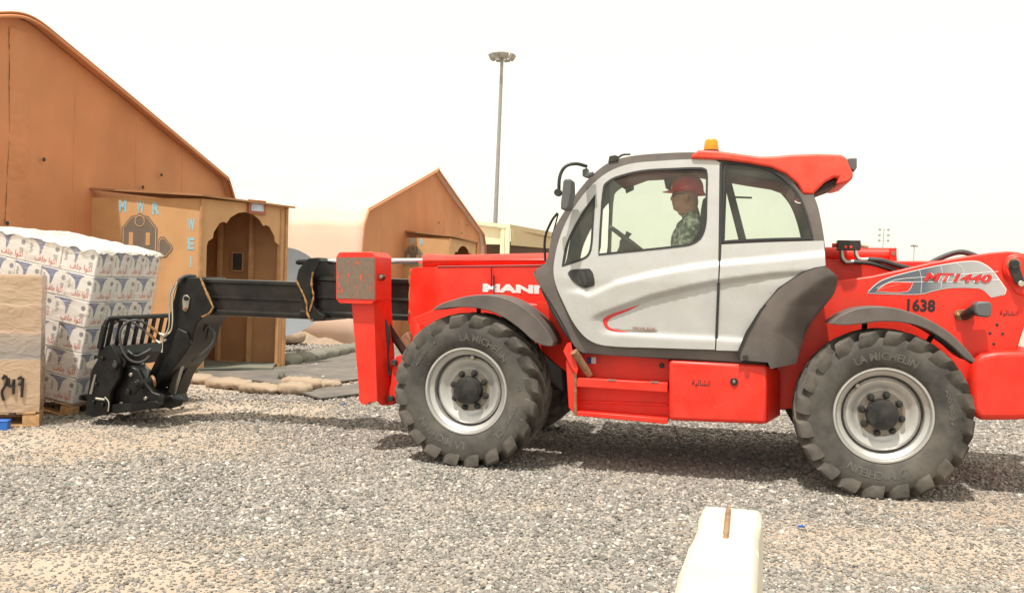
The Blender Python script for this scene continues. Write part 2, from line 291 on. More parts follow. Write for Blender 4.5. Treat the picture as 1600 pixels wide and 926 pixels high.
def add_tube(bm, path, rad, seg=10, caps=True):
    path = [Vector(p) for p in path]; n = len(path); rings = []
    t0 = (path[1] - path[0]).normalized(); ref = Vector((0, 0, 1)) if abs(t0.z) < 0.9 else Vector((1, 0, 0)); nv = t0.cross(ref).normalized()
    for i, p in enumerate(path):
        t_ = (path[min(i + 1, n - 1)] - path[max(i - 1, 0)]).normalized(); nv = (nv - t_ * nv.dot(t_)).normalized(); bv = t_.cross(nv)
        r_ = rad[i] if isinstance(rad, (list, tuple)) else rad
        rings.append([bm.verts.new(p + (nv * cos(a) + bv * sin(a)) * r_) for a in [2 * pi * k / seg for k in range(seg)]])
    for a, b_ in zip(rings[:-1], rings[1:]):
        for k in range(seg): bm.faces.new((a[k], a[(k + 1) % seg], b_[(k + 1) % seg], b_[k]))
    if caps: bm.faces.new(rings[0][::-1]); bm.faces.new(rings[-1])
def tube(name, pts, rad, material, parent=None, smooth=4, seg=10):
    bm = bmesh.new(); add_tube(bm, catmull(pts, smooth) if smooth else pts, rad, seg); return finish(name, bm, material, parent, angle=50)
def add_lathe(bm, prof, seg=48, axis='Y', c=(0, 0, 0), close=False):   # prof: (r, h) along the axis
    rings = []
    for r_, h in prof:
        ring = []
        for k in range(seg):
            a = 2 * pi * k / seg
            p = (r_ * cos(a), h, r_ * sin(a)) if axis == 'Y' else (r_ * cos(a), r_ * sin(a), h) if axis == 'Z' else (h, r_ * cos(a), r_ * sin(a))
            ring.append(bm.verts.new(Vector(p) + Vector(c)))
        rings.append(ring)
    for a, b_ in zip(rings[:-1], rings[1:]):
        for k in range(seg): bm.faces.new((a[k], a[(k + 1) % seg], b_[(k + 1) % seg], b_[k]))
    if not close:
        if prof[0][0] > 1e-5: bm.faces.new(rings[0])
        if prof[-1][0] > 1e-5: bm.faces.new(rings[-1][::-1])
    bmesh.ops.remove_doubles(bm, verts=bm.verts, dist=1e-5)
def lathe(name, prof, material, parent=None, seg=48, axis='Y', c=(0, 0, 0), angle=35):
    bm = bmesh.new(); add_lathe(bm, prof, seg, axis, c); return finish(name, bm, material, parent, angle=angle)
def disc_y(name, c, r_, t_, material, parent, seg=24, bevel=0.003):      # short round bar along the machine's width
    return lathe(name, [(0, -t_ / 2), (r_ - bevel, -t_ / 2), (r_, -t_ / 2 + bevel), (r_, t_ / 2), (0, t_ / 2)], material, parent, seg, 'Y', c)
def add_prism(bm, near, back):                      # polygon (list of 3D points) extruded by the vector back
    a = [bm.verts.new(p) for p in near]; b_ = [bm.verts.new(Vector(p) + back) for p in near]; n = len(a)
    bm.faces.new(a); bm.faces.new(b_[::-1])
    for i in range(n): bm.faces.new((a[i], b_[i], b_[(i + 1) % n], a[(i + 1) % n]))
def mprism(name, px, v0, v1, material, parent, bevel=0.008, sm=0, seg=2):   # traced outline on plane v0 carried through to v1
    pts = [P(x, y, v0) for x, y in px]
    if sm: pts = catmull(pts, sm, True)
    bm = bmesh.new(); add_prism(bm, pts, Vector((0, v0 - v1, 0))); return finish(name, bm, material, parent, bevel, seg)
def inside(poly, x, y):
    c = False; j = len(poly) - 1
    for i in range(len(poly)):
        xi, yi = poly[i]; xj, yj = poly[j]
        if (yi > y) != (yj > y) and x < (xj - xi) * (y - yi) / (yj - yi) + xi: c = not c
        j = i
    return c
def densify(loop, sp):
    out = []
    for i in range(len(loop)):
        a, b_ = Vector(loop[i]), Vector(loop[(i + 1) % len(loop)]); n = max(1, int((b_ - a).length / sp + .5))
        out += [tuple(a.lerp(b_, k / n)) for k in range(n)]
    return out
def smooth_loop(px, n=4, corner=55): return [(p.x, p.y) for p in catmull([(x, y, 0) for x, y in px], n, True, corner)]
def sheet(name, loops, f3, sp, th, material, parent, back=None, angle=40, bevel=0, lines=()):   # curved sheet with holes; f3 maps traced 2D to 3D
    loops = [densify(l, sp) for l in loops]; pts = []; edges = []
    for l in loops:
        s0 = len(pts); pts += l; edges += [(s0 + i, s0 + (i + 1) % len(l)) for i in range(len(l))]
    for ln in lines:                                                 # fold lines the mesh must follow
        d_ = densify(ln, sp)[:-max(1, int((Vector(ln[0]) - Vector(ln[-1])).length / sp + .5))] + [ln[-1]]; s0 = len(pts); pts += d_; edges += [(s0 + i, s0 + i + 1) for i in range(len(d_) - 1)]
    barr = np.array(pts); xs = [p[0] for p in loops[0]]; ys = [p[1] for p in loops[0]]; row = 0
    y = min(ys) + sp * .5
    while y < max(ys):
        x = min(xs) + (sp * .5 if row % 2 else sp * .05)
        while x < max(xs):
            if inside(loops[0], x, y) and not any(inside(h, x, y) for h in loops[1:]) and np.min(np.hypot(barr[:, 0] - x, barr[:, 1] - y)) > sp * .55: pts.append((x, y))
            x += sp
        y += sp * .87; row += 1
    vs, es, fs, *_ = delaunay_2d_cdt([Vector(p) for p in pts], edges, [], 0, 1e-5)
    keep = []
    for f in fs:
        cx = sum(vs[i][0] for i in f) / len(f); cy = sum(vs[i][1] for i in f) / len(f)
        if inside(loops[0], cx, cy) and not any(inside(h, cx, cy) for h in loops[1:]): keep.append(f)
    bm = bmesh.new(); V3 = [Vector(f3(p[0], p[1])) for p in vs]; a = [bm.verts.new(p) for p in V3]
    for f in keep: bm.faces.new([a[i] for i in f])
    if th:
        bk = back or Vector((0, 1, 0)); b_ = [bm.verts.new(p + bk * th) for p in V3]; cnt = {}
        for f in keep:
            bm.faces.new([b_[i] for i in reversed(f)])
            for i in range(len(f)): e = (f[i], f[(i + 1) % len(f)]); cnt[e] = 1
        for (i, j) in cnt:
            if (j, i) not in cnt: bm.faces.new((a[j], a[i], b_[i], b_[j]))
    for v_ in [v_ for v_ in bm.verts if not v_.link_faces]: bm.verts.remove(v_)
    return finish(name, bm, material, parent, bevel, angle=angle)
def text_mesh(body, size=1.0, bold=0.0, depth=0.0, shear=0.0, align='LEFT', space=1.0):
    c = bpy.data.curves.new('lettering', 'FONT'); c.body = body; c.size = size; c.offset = bold; c.extrude = depth; c.shear = shear; c.align_x = align; c.space_character = space; c.resolution_u = 2
    o = bpy.data.objects.new('lettering', c); COL.objects.link(o); bpy.context.view_layer.update()
    me = bpy.data.meshes.new_from_object(o.evaluated_get(bpy.context.evaluated_depsgraph_get()))
    bpy.data.objects.remove(o); bpy.data.curves.remove(c)
    return me
def text_on(name, body, f3, width, height, material, parent, **kw):      # lettering scaled to width x height, each vertex mapped by f3(tx, ty, tz)
    me = text_mesh(body, 1.0, **kw); me.materials.clear(); n = len(me.vertices); co = np.zeros(n * 3); me.vertices.foreach_get('co', co); co = co.reshape(-1, 3)
    mn, mx_ = co.min(0), co.max(0)
    for i, v_ in enumerate(me.vertices):
        v_.co = f3((co[i, 0] - mn[0]) / (mx_[0] - mn[0]) * width, (co[i, 1] - mn[1]) / (mx_[1] - mn[1]) * height, co[i, 2])
    o = finish_me(name, me, material, parent, smooth=False); return o
# Arabic words in joined letter shapes, stored left to right for setting
AR_CONSTRUCTION = '\uFE94\uFEF4\uFE8B\uFE8E\uFEB8\uFEE7\uFE8D'
AR_WATER = '\uFED2\uFEE0\uFE9F \uFE8D\uFEEE\uFEDB\uFE8D'

# ================================================================== SETTING: ground and gravel
def vnoise(x, y, sc, oct_=3, seed=0.0):
    v_ = 0; a_ = 1; tot = 0
    for o_ in range(oct_):
        v_ += a_ * noise.noise((x * sc + seed, y * sc - seed, seed * 1.7)); tot += a_; a_ *= .55; sc *= 2.1
    return v_ / tot
BLOBS = []                                          # sandy patches: centre, radii, strength
def blob(px, rx, ry, s):
    g = G(*px); BLOBS.append((g.x, g.y, rx, ry, s))
blob((110, 688), 1.8, 0.9, 1.35); blob((330, 638), 1.3, 0.75, 1.2); blob((470, 600), 2.2, 0.8, 1.1); blob((240, 600), 1.6, 1.7, 1.3)
blob((150, 900), 1.15, 0.42, 1.1); blob((430, 850), 0.8, 0.25, 0.62); blob((1420, 860), 1.25, 0.55, 1.15); blob((1560, 800), 1.2, .6, .8); blob((1350, 760), .7, .25, .6); blob((560, 520), 3.5, 2.0, .8); blob((820, 790), 0.9, 0.3, .38)
def sandiness(x, y):
    s = 0.0
    for bx_, by_, rx, ry, k in BLOBS:
        d = ((x - bx_) / rx) ** 2 + ((y - by_) / ry) ** 2
        if d < 5: s = max(s, k * math.exp(-d * .9))
    return max(0.0, min(1.0, s * .80 + (.18 + .75 * s) * vnoise(x, y, 1.7, 5, 3.1) + .02))
_gs = {}
def sand_at(x, y):                                                   # cached on an 8 cm grid
    k = (int(x * 12.5), int(y * 12.5))
    if k not in _gs: _gs[k] = sandiness(x, y)
    return _gs[k]
def hgt(x, y):
    if y < 2 or y > 60: return 0.0
    return 0.022 * vnoise(x, y, .55, 3, 9.0) * min(1, max(0, (abs(y - 7.6) - .0) / 2.0))
gx = np.concatenate([-np.geomspace(9, 3000, 26)[::-1], np.arange(-8.9, 8.95, .1), np.geomspace(9, 3000, 26)])
gy = np.concatenate([-np.geomspace(1, 400, 10)[::-1], np.arange(-.5, 1.9, .4), np.arange(2, 16, .1), np.geomspace(16, 4000, 36)])
nx, ny = len(gx), len(gy)
vs = [(float(x), float(y), hgt(x, y)) for y in gy for x in gx]
fs = [(j * nx + i, j * nx + i + 1, (j + 1) * nx + i + 1, (j + 1) * nx + i) for j in range(ny - 1) for i in range(nx - 1)]
me = bpy.data.meshes.new('ground'); me.from_pydata(vs, [], fs)
at_ = me.attributes.new('sand', 'FLOAT', 'POINT'); at_.data.foreach_set('value', [min(1.0, sandiness(x, y) + .16) if (abs(x) < 14 and 1 < y < 30) else 0.45 for x, y, z in vs])
ground = finish_me('ground', me, 'ground_mix'); tag(ground, kind='structure')

# stones: prototype meshes scattered on points by geometry nodes
protos = []
for k in range(6):
    bm = bmesh.new(); bmesh.ops.create_icosphere(bm, subdivisions=2, radius=1.0)
    sc_ = Vector((random.uniform(.8, 1.25), random.uniform(.7, 1.0), random.uniform(.45, .75)))
    for v_ in bm.verts:
        n_ = noise.noise(v_.co * 1.3 + Vector((k * 9, 0, 0))) * .35
        c_ = v_.co * (1 + n_)
        for q in range(5):                                           # facets
            h = Vector((sin(q * 2.4 + k), cos(q * 1.7 + k * 2), sin(q + k * 3))).normalized(); d = c_.dot(h) - .72
            if d > 0: c_ -= h * d * .8
        v_.co = Vector((c_.x * sc_.x, c_.y * sc_.y, c_.z * sc_.z))
    me = bpy.data.meshes.new('stone'); bm.to_mesh(me); bm.free(); me.materials.append(MATS['gravel_stone']); me.shade_smooth(); me.set_sharp_from_angle(angle=radians(38))
    protos.append(bpy.data.objects.new('stone', me))
pts = []; scs = []
def scatter(y0, y1, dens, r0, r1, near_full=True):
    a0 = .58
    area = (y1 - y0) * ((y0 + y1) * a0 + 1.2); n_ = int(area * dens)
    ys = rng.uniform(y0, y1, n_ * 2); acc = rng.uniform(0, 1, n_ * 2) < (ys / y1); ys = ys[acc][:n_]
    xs = (rng.uniform(-1, 1, len(ys))) * (ys * a0 + .6)
    for x, y in zip(xs, ys):
        s = sand_at(x, y)
        p_ = 1.0 if s < .12 else max(.16 if (s > .75 and x < -1) else .38, 1 - (s - .12) * 1.1)
        if rng.random() > p_: continue
        r_ = (r0 + r1) * .5 * float(np.exp(rng.normal(-.08, .32))) * (.78 if s > .35 else 1); r_ = min(r_, r1 * 1.7)
        pts.append((x, y, hgt(x, y) + r_ * (.15 + .25 * rng.random()))); scs.append(r_)
scatter(3.2, 6.0, 5200, .008, .0145); scatter(6.0, 9.0, 3800, .009, .016); scatter(9.0, 13.0, 1300, .012, .020); scatter(13.0, 24.0, 260, .018, .032)
me = bpy.data.meshes.new('gravel'); me.from_pydata(pts, [], [])
a_ = me.attributes.new('size', 'FLOAT', 'POINT'); a_.data.foreach_set('value', scs)
gravel = link(bpy.data.objects.new('gravel', me)); tag(gravel, 'loose grey and white gravel spread over the yard', 'gravel', kind='stuff')
ng = bpy.data.node_groups.new('scatter_stones', 'GeometryNodeTree')
ng.interface.new_socket('Geometry', in_out='INPUT', socket_type='NodeSocketGeometry'); ng.interface.new_socket('Geometry', in_out='OUTPUT', socket_type='NodeSocketGeometry')
gi = ng.nodes.new('NodeGroupInput'); go = ng.nodes.new('NodeGroupOutput'); ip = ng.nodes.new('GeometryNodeInstanceOnPoints'); jg = ng.nodes.new('GeometryNodeGeometryToInstance')
for pr in protos:
    oi = ng.nodes.new('GeometryNodeObjectInfo'); oi.inputs['Object'].default_value = pr; ng.links.new(oi.outputs['Geometry'], jg.inputs[0])
rv = ng.nodes.new('FunctionNodeRandomValue'); rv.data_type = 'FLOAT_VECTOR'; rv.inputs[0].default_value = (-.5, -.5, 0); rv.inputs[1].default_value = (.5, .5, 6.283)
na = ng.nodes.new('GeometryNodeInputNamedAttribute'); na.data_type = 'FLOAT'; na.inputs[0].default_value = 'size'
ip.inputs['Pick Instance'].default_value = True
ng.links.new(gi.outputs[0], ip.inputs['Points']); ng.links.new(jg.outputs[0], ip.inputs['Instance']); ng.links.new(rv.outputs[0], ip.inputs['Rotation']); ng.links.new(na.outputs[0], ip.inputs['Scale']); ng.links.new(ip.outputs[0], go.inputs[0])
gravel.modifiers.new('stones', 'NODES').node_group = ng

# ================================================================== TENTS
def tent(name, label, ridge, half, ez, rz, length, matg, mats, flat=0.25, seam=False):
    # ridge: ground point below the ridge at the gable; gable runs along B, the tent goes back along -A
    t_ = empty(name, label, 'tent', 'canvas tents', Matrix.Translation(ridge) @ Matrix.Rotation(-TH, 4, 'Z'))
    # local: x = out of the gable, y = along the gable (away from the camera)
    prof = [(-half - .18, 0), (-half, ez * .80), (-half + .05, ez * .93), (-half + .28, ez + .12), (-flat, rz - .02), (0, rz + .05), (flat, rz - .02), (half - .28, ez + .12), (half - .05, ez * .93), (half, ez * .80), (half + .18, 0)]
    prof = [(p.x, p.y) for p in catmull([(a, b_, 0) for a, b_ in prof], 4, False, 25)]
    def cloth(y, z):                                                 # soft billow and pulled folds of the gable cloth
        e = min(1, max(0, (half - abs(y)) / 1.2))
        d = .05 * noise.noise((y * .55, z * .45, 2)) + .018 * noise.noise((y * 1.6 + z * .9, z * 1.1 - y * .5, 5)) + .007 * noise.noise((y * 5 + z * 2.5, z * 1.2, 8))
        return Vector((-.05 + d * (.3 + .7 * e), y, z))
    sheet('gable_wall', [prof], cloth, .16, .02, matg, t_, back=Vector((-1, 0, 0)), angle=60)
    for yy in (-3.6, -1.8, 1.15, 2.6, 3.9):                          # sewn cloth joints
        zt_ = ez + .1 + (rz - ez - .15) * max(0, 1 - abs(yy) / (half - .28)); bm = bmesh.new(); rr0 = None
        for k in range(31):
            z = zt_ * k / 30; r2 = [bm.verts.new(cloth(yy + q, z) + Vector((e_, 0, 0))) for q, e_ in ((-.022, .001), (-.012, .007), (.012, .007), (.022, .001))]
            if rr0:
                for q in range(3): bm.faces.new((rr0[q], rr0[q + 1], r2[q + 1], r2[q]))
            rr0 = r2
        finish('cloth_seam', bm, matg, t_, angle=70)
    k = len(prof); nl = 14                                            # roof and side walls in one skin with sag between the frames
    bm = bmesh.new(); rows = []
    for j in range(nl * 4 + 1):
        x = .10 - (length + .1) * j / (nl * 4); sag = .035 * abs(sin(pi * j / 4)) if j else 0
        rows.append([bm.verts.new((x, a * (1 + .006) - (a / max(half, .1)) * sag, b_ * (1 + .012) - sag * .6 if b_ > .1 else b_)) for a, b_ in prof])
    for r0, r1 in zip(rows[:-1], rows[1:]):
        for i in range(k - 1): bm.faces.new((r0[i], r0[i + 1], r1[i + 1], r1[i]))
    o = finish('roof_skin', bm, mats, t_, angle=50); sd_ = o.modifiers.new('thick', 'SOLIDIFY'); sd_.thickness = .02
    tube('hem_cord', [Vector((.105, a * 1.003, b_ * 1.006 - .035)) for a, b_ in prof[3:-3]], .022, 'canvas', t_, smooth=0, seg=8)
    if seam:                                                         # gathered sleeve over the joint in the gable
        bm = bmesh.new(); n_ = 220; c0 = []; 
        for j in range(n_ + 1):
            z = (rz - .1) * j / n_
            c0.append([bm.verts.new((cloth(0, z).x + .006 + (.02 * sin(pi * q / 9)) + .022 * sin(pi * q / 9) * noise.noise((q * .4, z * 5.0 + q * .75, 0)) + .012 * noise.noise((q, z * 13 + q * 1.4, 6)), -.17 + .039 * q + .012 * noise.noise((z * 2, q, 4)), z)) for q in range(10)])
        for r0, r1 in zip(c0[:-1], c0[1:]):
            for q in range(9): bm.faces.new((r0[q], r0[q + 1], r1[q + 1], r1[q]))
        finish('seam_sleeve', bm, matg, t_, angle=60)
    for yy, zz in ((.45, 2.9), (1.6, 2.25), (1.75, 2.2), (2.7, 2.75), (-.2, 2.0), (3.2, 3.0)):
        if abs(yy) < half * .9: disc = lathe('grommet', [(0, 0), (.028, 0), (.028, .012), (0, .012)], 'dark_inside', t_, 12, 'X', (0.002, yy, zz))
    return t_
RID1 = AT(25, 500, 12.6); RID1.z = 0
tent('canvas_tent', 'large tan canvas tent behind the pallets, its sloping gable filling the corner', RID1, 5.45, 3.02, 4.62, 12, 'canvas', 'canvas', flat=.4, seam=True)
E1 = AT(554, 500, 20.0); E2 = AT(752, 500, 30.0); E1.z = E2.z = 0
RID2 = (E1 + E2) / 2
tent('canvas_tent', 'farther tan canvas tent with sunlit long side wall beside the light mast', RID2, 5.1, 2.72, 4.22, 13, 'canvas', 'canvas_sunlit', flat=.12)

# ================================================================== PLYWOOD ENTRANCE BOOTHS
EMB = [(0, 0), (-.05, .16), (-.05, .34), (.20, .62), (.34, .62), (.40, .70), (.56, .70), (.62, .62), (.76, .62), (1.02, .34), (1.02, .0)]
def booth(name, label, g, c, d, zt, zr, parent_scale=1.0):
    # plan: g on the gable, c outer near corner, d outer far corner (arch wall runs c to d)
    o = empty(name, label, 'booth', 'plywood booths'); o.location = c; loc = lambda p: Vector(p) - Vector(c)
    g_, c_, d_ = loc(g), Vector((0, 0, 0)), loc(d); e_ = d_ + (g_ - c_)
    def wall(nm, p, q, z0, z1, th, m_):
        dr = (q - p).normalized(); nrm = Vector((dr.y, -dr.x, 0)); bm = bmesh.new()
        hexa(bm, [p + UP * z0, q + UP * z0, q - nrm * th + UP * z0, p - nrm * th + UP * z0, p + UP * z1, q + UP * z1, q - nrm * th + UP * z1, p - nrm * th + UP * z1]); return finish(nm, bm, m_, o)
    sw = wall('side_wall', g_, c_, 0, zt - .012, .02, 'plywood')
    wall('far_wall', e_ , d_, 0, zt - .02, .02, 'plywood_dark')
    dr = (d_ - c_); W_ = dr.length; dr.normalize(); nrm = Vector((dr.y, -dr.x, 0))
    # arch wall: scalloped opening
    jam = .16 * W_ / 1.5; sp_ = zt * .73
    L_ = [(0, 0), (0, zt - .01), (W_, zt - .01), (W_, 0), (W_ - .10, 0), (W_ - .10, sp_)]
    hw = W_ / 2; x0 = .10; x1 = W_ - .10; w_ = x1 - x0
    half = [(0, 0), (.015, .09), (.075, .16), (.085, .28), (.16, .47), (.21, .50), (.25, .48), (.30, .60), (.40, .705), (.5, .735)]
    right = [(x1 - a * w_, sp_ + b_ * zt * .288) for a, b_ in half]; left = [(x0 + a * w_, sp_ + b_ * zt * .288) for a, b_ in reversed(half[:-1])]
    poly = L_[:5] + right + left + [(x0, sp_), (x0, 0)]
    f3 = lambda x, z: c_ + dr * x + UP * z + nrm * .003
    aw = sheet('arch_wall', [poly], f3, .12, .02, 'plywood', o, back=-nrm)
    for x in (0.0, W_):                                              # corner posts
        p = c_ + dr * x; bar('corner_post', p + nrm * .012 - dr * .0 + UP * 0, p + nrm * .012 + UP * (zt - .02), .045, .045, 'stud_wood', o, up=dr)
    fw = (e_ - d_)
    for s in (.03, .30, .60, .88):                                   # studs on the far wall, seen through the arch
        p = d_ + fw * s; n2 = Vector((fw.y, -fw.x, 0)).normalized(); n2 = n2 if n2.y < 0 else -n2
        bar('stud', p + n2 * .06 + UP * .03, p + n2 * .06 + UP * (zt - .06), .05, .09, 'stud_wood', o, up=n2)
    n2 = Vector((fw.y, -fw.x, 0)).normalized(); n2 = n2 if n2.y < 0 else -n2
    bar('bottom_plate', d_ + n2 * .06 + UP * .045, e_ + n2 * .06 + UP * .045, .09, .05, 'stud_wood', o)
    bm = bmesh.new(); up_ = [g_ * 1.0 - dr * .05, c_ - dr * .05 + nrm * .10, d_ + dr * .10 + nrm * .10, e_ + dr * .1]
    zz = [zr, zt + .02, zt - .03, zr - .04]
    top = [Vector((p.x, p.y, z)) for p, z in zip(up_, zz)]
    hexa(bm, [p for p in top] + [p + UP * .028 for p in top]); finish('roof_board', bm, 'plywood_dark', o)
    return o, c_, dr, nrm, g_, W_
cB = AT(309, 560, 13.72); cB.z = 0; gB = cB - A * 1.78; gB.z = 0; dB = AT(441, 560, 14.9); dB.z = 0
b1, c_, dr, nrm, g_, W_ = booth('plywood_booth', 'plywood entrance booth with scalloped arch and blue letters behind the boom', gB, cB, dB, 2.50, 2.60)
sdir = (-g_).normalized(); snrm = Vector((sdir.y, -sdir.x, 0)); sl_ = g_.length
def on_side(b, gg, sd_, sn): return lambda x, z, e=.004: gg + sd_ * x + UP * z + sn * e
fS = on_side(b1, g_, sdir, snrm)
def stencil(booth_o, f, x, z, ch, hgt_, wid):
    text_on('stencil_letter', ch, lambda a, b_, q: f(x + a, z + b_), wid, hgt_, 'sky_blue_paint', booth_o, bold=.045)
def px_side(x, y, gg, cc):                                           # pixel to (x, z) on a side wall
    sd_ = (cc - gg).normalized(); n_ = Vector((sd_.y, -sd_.x, 0)); dd = ray(x, y); t_ = (gg - C0).dot(n_) / dd.dot(n_); q = C0 + dd * t_
    return (q - gg).dot(sd_), q.z
for ch, x0, x1, y1, y0 in (('M', 186, 198, 331, 312), ('W', 213, 226, 333, 314), ('R', 238, 250, 335, 316), ('W', 293, 305, 360, 341), ('E', 293, 304, 390, 371), ('I', 297, 300, 418, 400), ('G', 293, 304, 446, 428)):
    a_ = px_side(x0, y1, gB, cB); b_ = px_side(x1, y0, gB, cB); stencil(b1, fS, a_[0], a_[1], ch, b_[1] - a_[1], b_[0] - a_[0])
def emblem(f, x, z, s, par):
    def flat(nm, pts_, m_, e):
        bm = bmesh.new(); bm.faces.new([bm.verts.new(f(x + a * s, z + b_ * s, e)) for a, b_ in pts_]); finish(nm, bm, m_, par, smooth=False)
    def ring(nm, pts_, m_, e, wd, close=True):
        bm = bmesh.new(); n_ = len(pts_); cx = sum(p[0] for p in pts_) / n_; cy = sum(p[1] for p in pts_) / n_
        i_ = [(cx + (a - cx) * (1 - wd), cy + (b_ - cy) * (1 - wd)) for a, b_ in pts_]
        o_ = [bm.verts.new(f(x + a * s, z + b_ * s, e)) for a, b_ in pts_]; q_ = [bm.verts.new(f(x + a * s, z + b_ * s, e)) for a, b_ in i_]
        for k in range(n_): bm.faces.new((o_[k], o_[(k + 1) % n_], q_[(k + 1) % n_], q_[k]))
        finish(nm, bm, m_, par, smooth=False)
    plate = [(0, -.3), (0, .32), (.26, .62), (.40, .64), (.5, .70), (.60, .64), (.74, .62), (1.0, .32), (1.0, -.3)]
    bar_ = [(1.03, -.22), (1.03, .05), (1.08, .12), (1.2, .12), (1.27, .04), (1.33, -.02), (1.40, -.06), (1.44, -.16), (1.40, -.24), (1.33, -.3), (1.27, -.38), (1.1, -.42), (1.03, -.36)]
    flat('emblem_plate', plate, 'emblem_paint', .003); ring('emblem_line', [(.5 + (a - .5) * .93, .15 + (b_ - .15) * .93) for a, b_ in plate], 'emblem_line', .006, .05)
    flat('emblem_plate', bar_, 'emblem_paint', .0035); ring('emblem_line', [(1.2 + (a - 1.2) * .86, -.15 + (b_ + .15) * .86) for a, b_ in bar_], 'emblem_line', .0065, .09)
    circ = [(.5 + .14 * cos(q * pi / 10), .50 + .14 * sin(q * pi / 10)) for q in range(20)]
    ring('emblem_line', circ, 'emblem_line', .007, .14)
    for q in (.27, .74): flat('emblem_slot', [(q - .06, -.1), (q - .06, .22), (q + .06, .22), (q + .06, -.1)], 'plywood', .0075)
ea = px_side(190, 376, gB, cB); eb = px_side(246, 376, gB, cB)
emblem(fS, ea[0], ea[1], eb[0] - ea[0], b1)
# framed notice over the arch and framed picture inside
p_ = c_ + dr * (W_ * .62) + UP * 2.44 + nrm * .03
bm = bmesh.new(); beam(bm, p_ - dr * .155, p_ + dr * .155, .03, .21); fr = finish('framed_notice', bm, 'sign_wood', b1)
bm = bmesh.new(); q = p_ + nrm * .018; bm.faces.new([bm.verts.new(q + dr * a + UP * b_) for a, b_ in ((-.11, -.06), (.11, -.06), (.11, .06), (-.11, .06))]); finish('notice_print', bm, 'poster', fr, smooth=False)
e2 = dB - cB + (gB - cB); fdir = (gB - cB).normalized(); fn = Vector((fdir.y, -fdir.x, 0)); fn = fn if fn.y < 0 else -fn
p_ = (dB - cB) + fdir * .78 + UP * 1.62 + fn * .03
bm = bmesh.new(); beam(bm, p_ - fdir * .1, p_ + fdir * .1, .025, .30); fr = finish('picture_frame', bm, 'stud_wood', b1)
bm = bmesh.new(); q = p_ + fn * .015; bm.faces.new([bm.verts.new(q + fdir * a + UP * b_) for a, b_ in ((-.08, -.13), (.08, -.13), (.08, .13), (-.08, .13))]); finish('picture_print', bm, 'dark_inside', fr, smooth=False)
# far booth on the second tent
cF = AT(700, 480, 22.6); cF.z = 0; gF = AT(596, 480, 23.2); gF.z = 0; dF = AT(741, 480, 25.0); dF.z = 0
b2, c2, dr2, nrm2, g2, W2 = booth('plywood_booth', 'small far plywood booth with blue letters in front of the second tent', gF, cF, dF, 2.40, 2.58)
sd2 = (-g2).normalized(); sn2 = Vector((sd2.y, -sd2.x, 0)); f2 = on_side(b2, g2, sd2, sn2)
for ch, x0, x1, y1, y0 in (('M', 624, 631, 381, 371), ('W', 640, 648, 382, 372), ('R', 656, 663, 383, 373)):
    a_ = px_side(x0, y1, gF, cF); b_ = px_side(x1, y0, gF, cF); stencil(b2, f2, a_[0], a_[1], ch, b_[1] - a_[1], b_[0] - a_[0])
ea = px_side(630, 405, gF, cF); eb = px_side(660, 405, gF, cF); emblem(f2, ea[0], ea[1] , eb[0] - ea[0], b2)

# ================================================================== FAR BUILDING, MASTS, DISH
fb = empty('metal_shed', 'cream metal shed with a brown ribbed sloping front beyond the second tent', 'shed')
q0 = AT(745, 400, 46); q1 = AT(795, 400, 46); q2 = AT(880, 400, 58); fb.location = (q1.x, q1.y, 0)
def up_to(pp, y): d = ray(800, 400); return 0
L0 = lambda x, y, Y: AT(x, y, Y) - Vector((q1.x, q1.y, 0))
bm = bmesh.new(); hexa(bm, [L0(740, 381, 46), L0(791, 382, 46), L0(791, 382, 46.3), L0(740, 381, 46.3), L0(740, 350, 46), L0(791, 357, 46), L0(791, 357, 46.3), L0(740, 350, 46.3)]); finish('front_panel', bm, 'cream_metal', fb)
bm = bmesh.new(); hexa(bm, [L0(740, 350, 45.8), L0(797, 357, 45.8), L0(797, 357, 49), L0(740, 350, 49), L0(740, 344.5, 45.8), L0(797, 351.5, 45.8), L0(797, 351.5, 49), L0(740, 344.5, 49)]); finish('roof_edge', bm, 'cream_metal', fb)
for x in (786, 793.5): bm = bmesh.new(); p = L0(x, 356, 45.9); beam(bm, Vector((p.x, p.y, 0)), p, .12 if x < 790 else .2, .2, A); finish('post', bm, 'cream_metal', fb)
for k in range(34):                                                  # ribs of the side cladding
    s = k / 34; x = 798 + s * 80; Y = 46 + s * 12
    a_ = L0(x, 383 + s * 7, Y); b_ = L0(x, 357 + s * 16, Y); x2 = 798 + (s + 1 / 34) * 80; a2 = L0(x2 - .35, 383 + s * 7, Y + .3); b2_ = L0(x2 - .35, 357 + s * 16, Y + .3)
    bm = bmesh.new(); n_ = Vector((.12, .1, 0)); hexa(bm, [a_, a2, a2 + n_, a_ + n_, b_, b2_, b2_ + n_, b_ + n_]); finish('cladding_rib', bm, 'tan_metal', fb, smooth=False)
bm = bmesh.new(); hexa(bm, [L0(797, 357, 46), L0(882, 374, 58), L0(882, 374, 60), L0(797, 357, 49), L0(797, 350.5, 46), L0(882, 366, 58), L0(882, 366, 60), L0(797, 350.5, 49)]); finish('side_fascia', bm, 'tan_metal', fb)
p0, p1 = L0(797, 400, 46.4), L0(882, 400, 58.5); p2 = L0(735, 400, 48)
for nm, a_, b_ in (('back_wall', p2, p0), ('side_wall', p0, p1)):
    bm = bmesh.new(); hexa(bm, [Vector((a_.x, a_.y + 1, 0)), Vector((b_.x, b_.y + 1, 0)), Vector((b_.x, b_.y + 3, 0)), Vector((a_.x, a_.y + 3, 0)), Vector((a_.x, a_.y + 1, 3.3)), Vector((b_.x, b_.y + 1, 3.3)), Vector((b_.x, b_.y + 3, 3.3)), Vector((a_.x, a_.y + 3, 3.3))]); finish(nm, bm, 'dark_opening', fb)

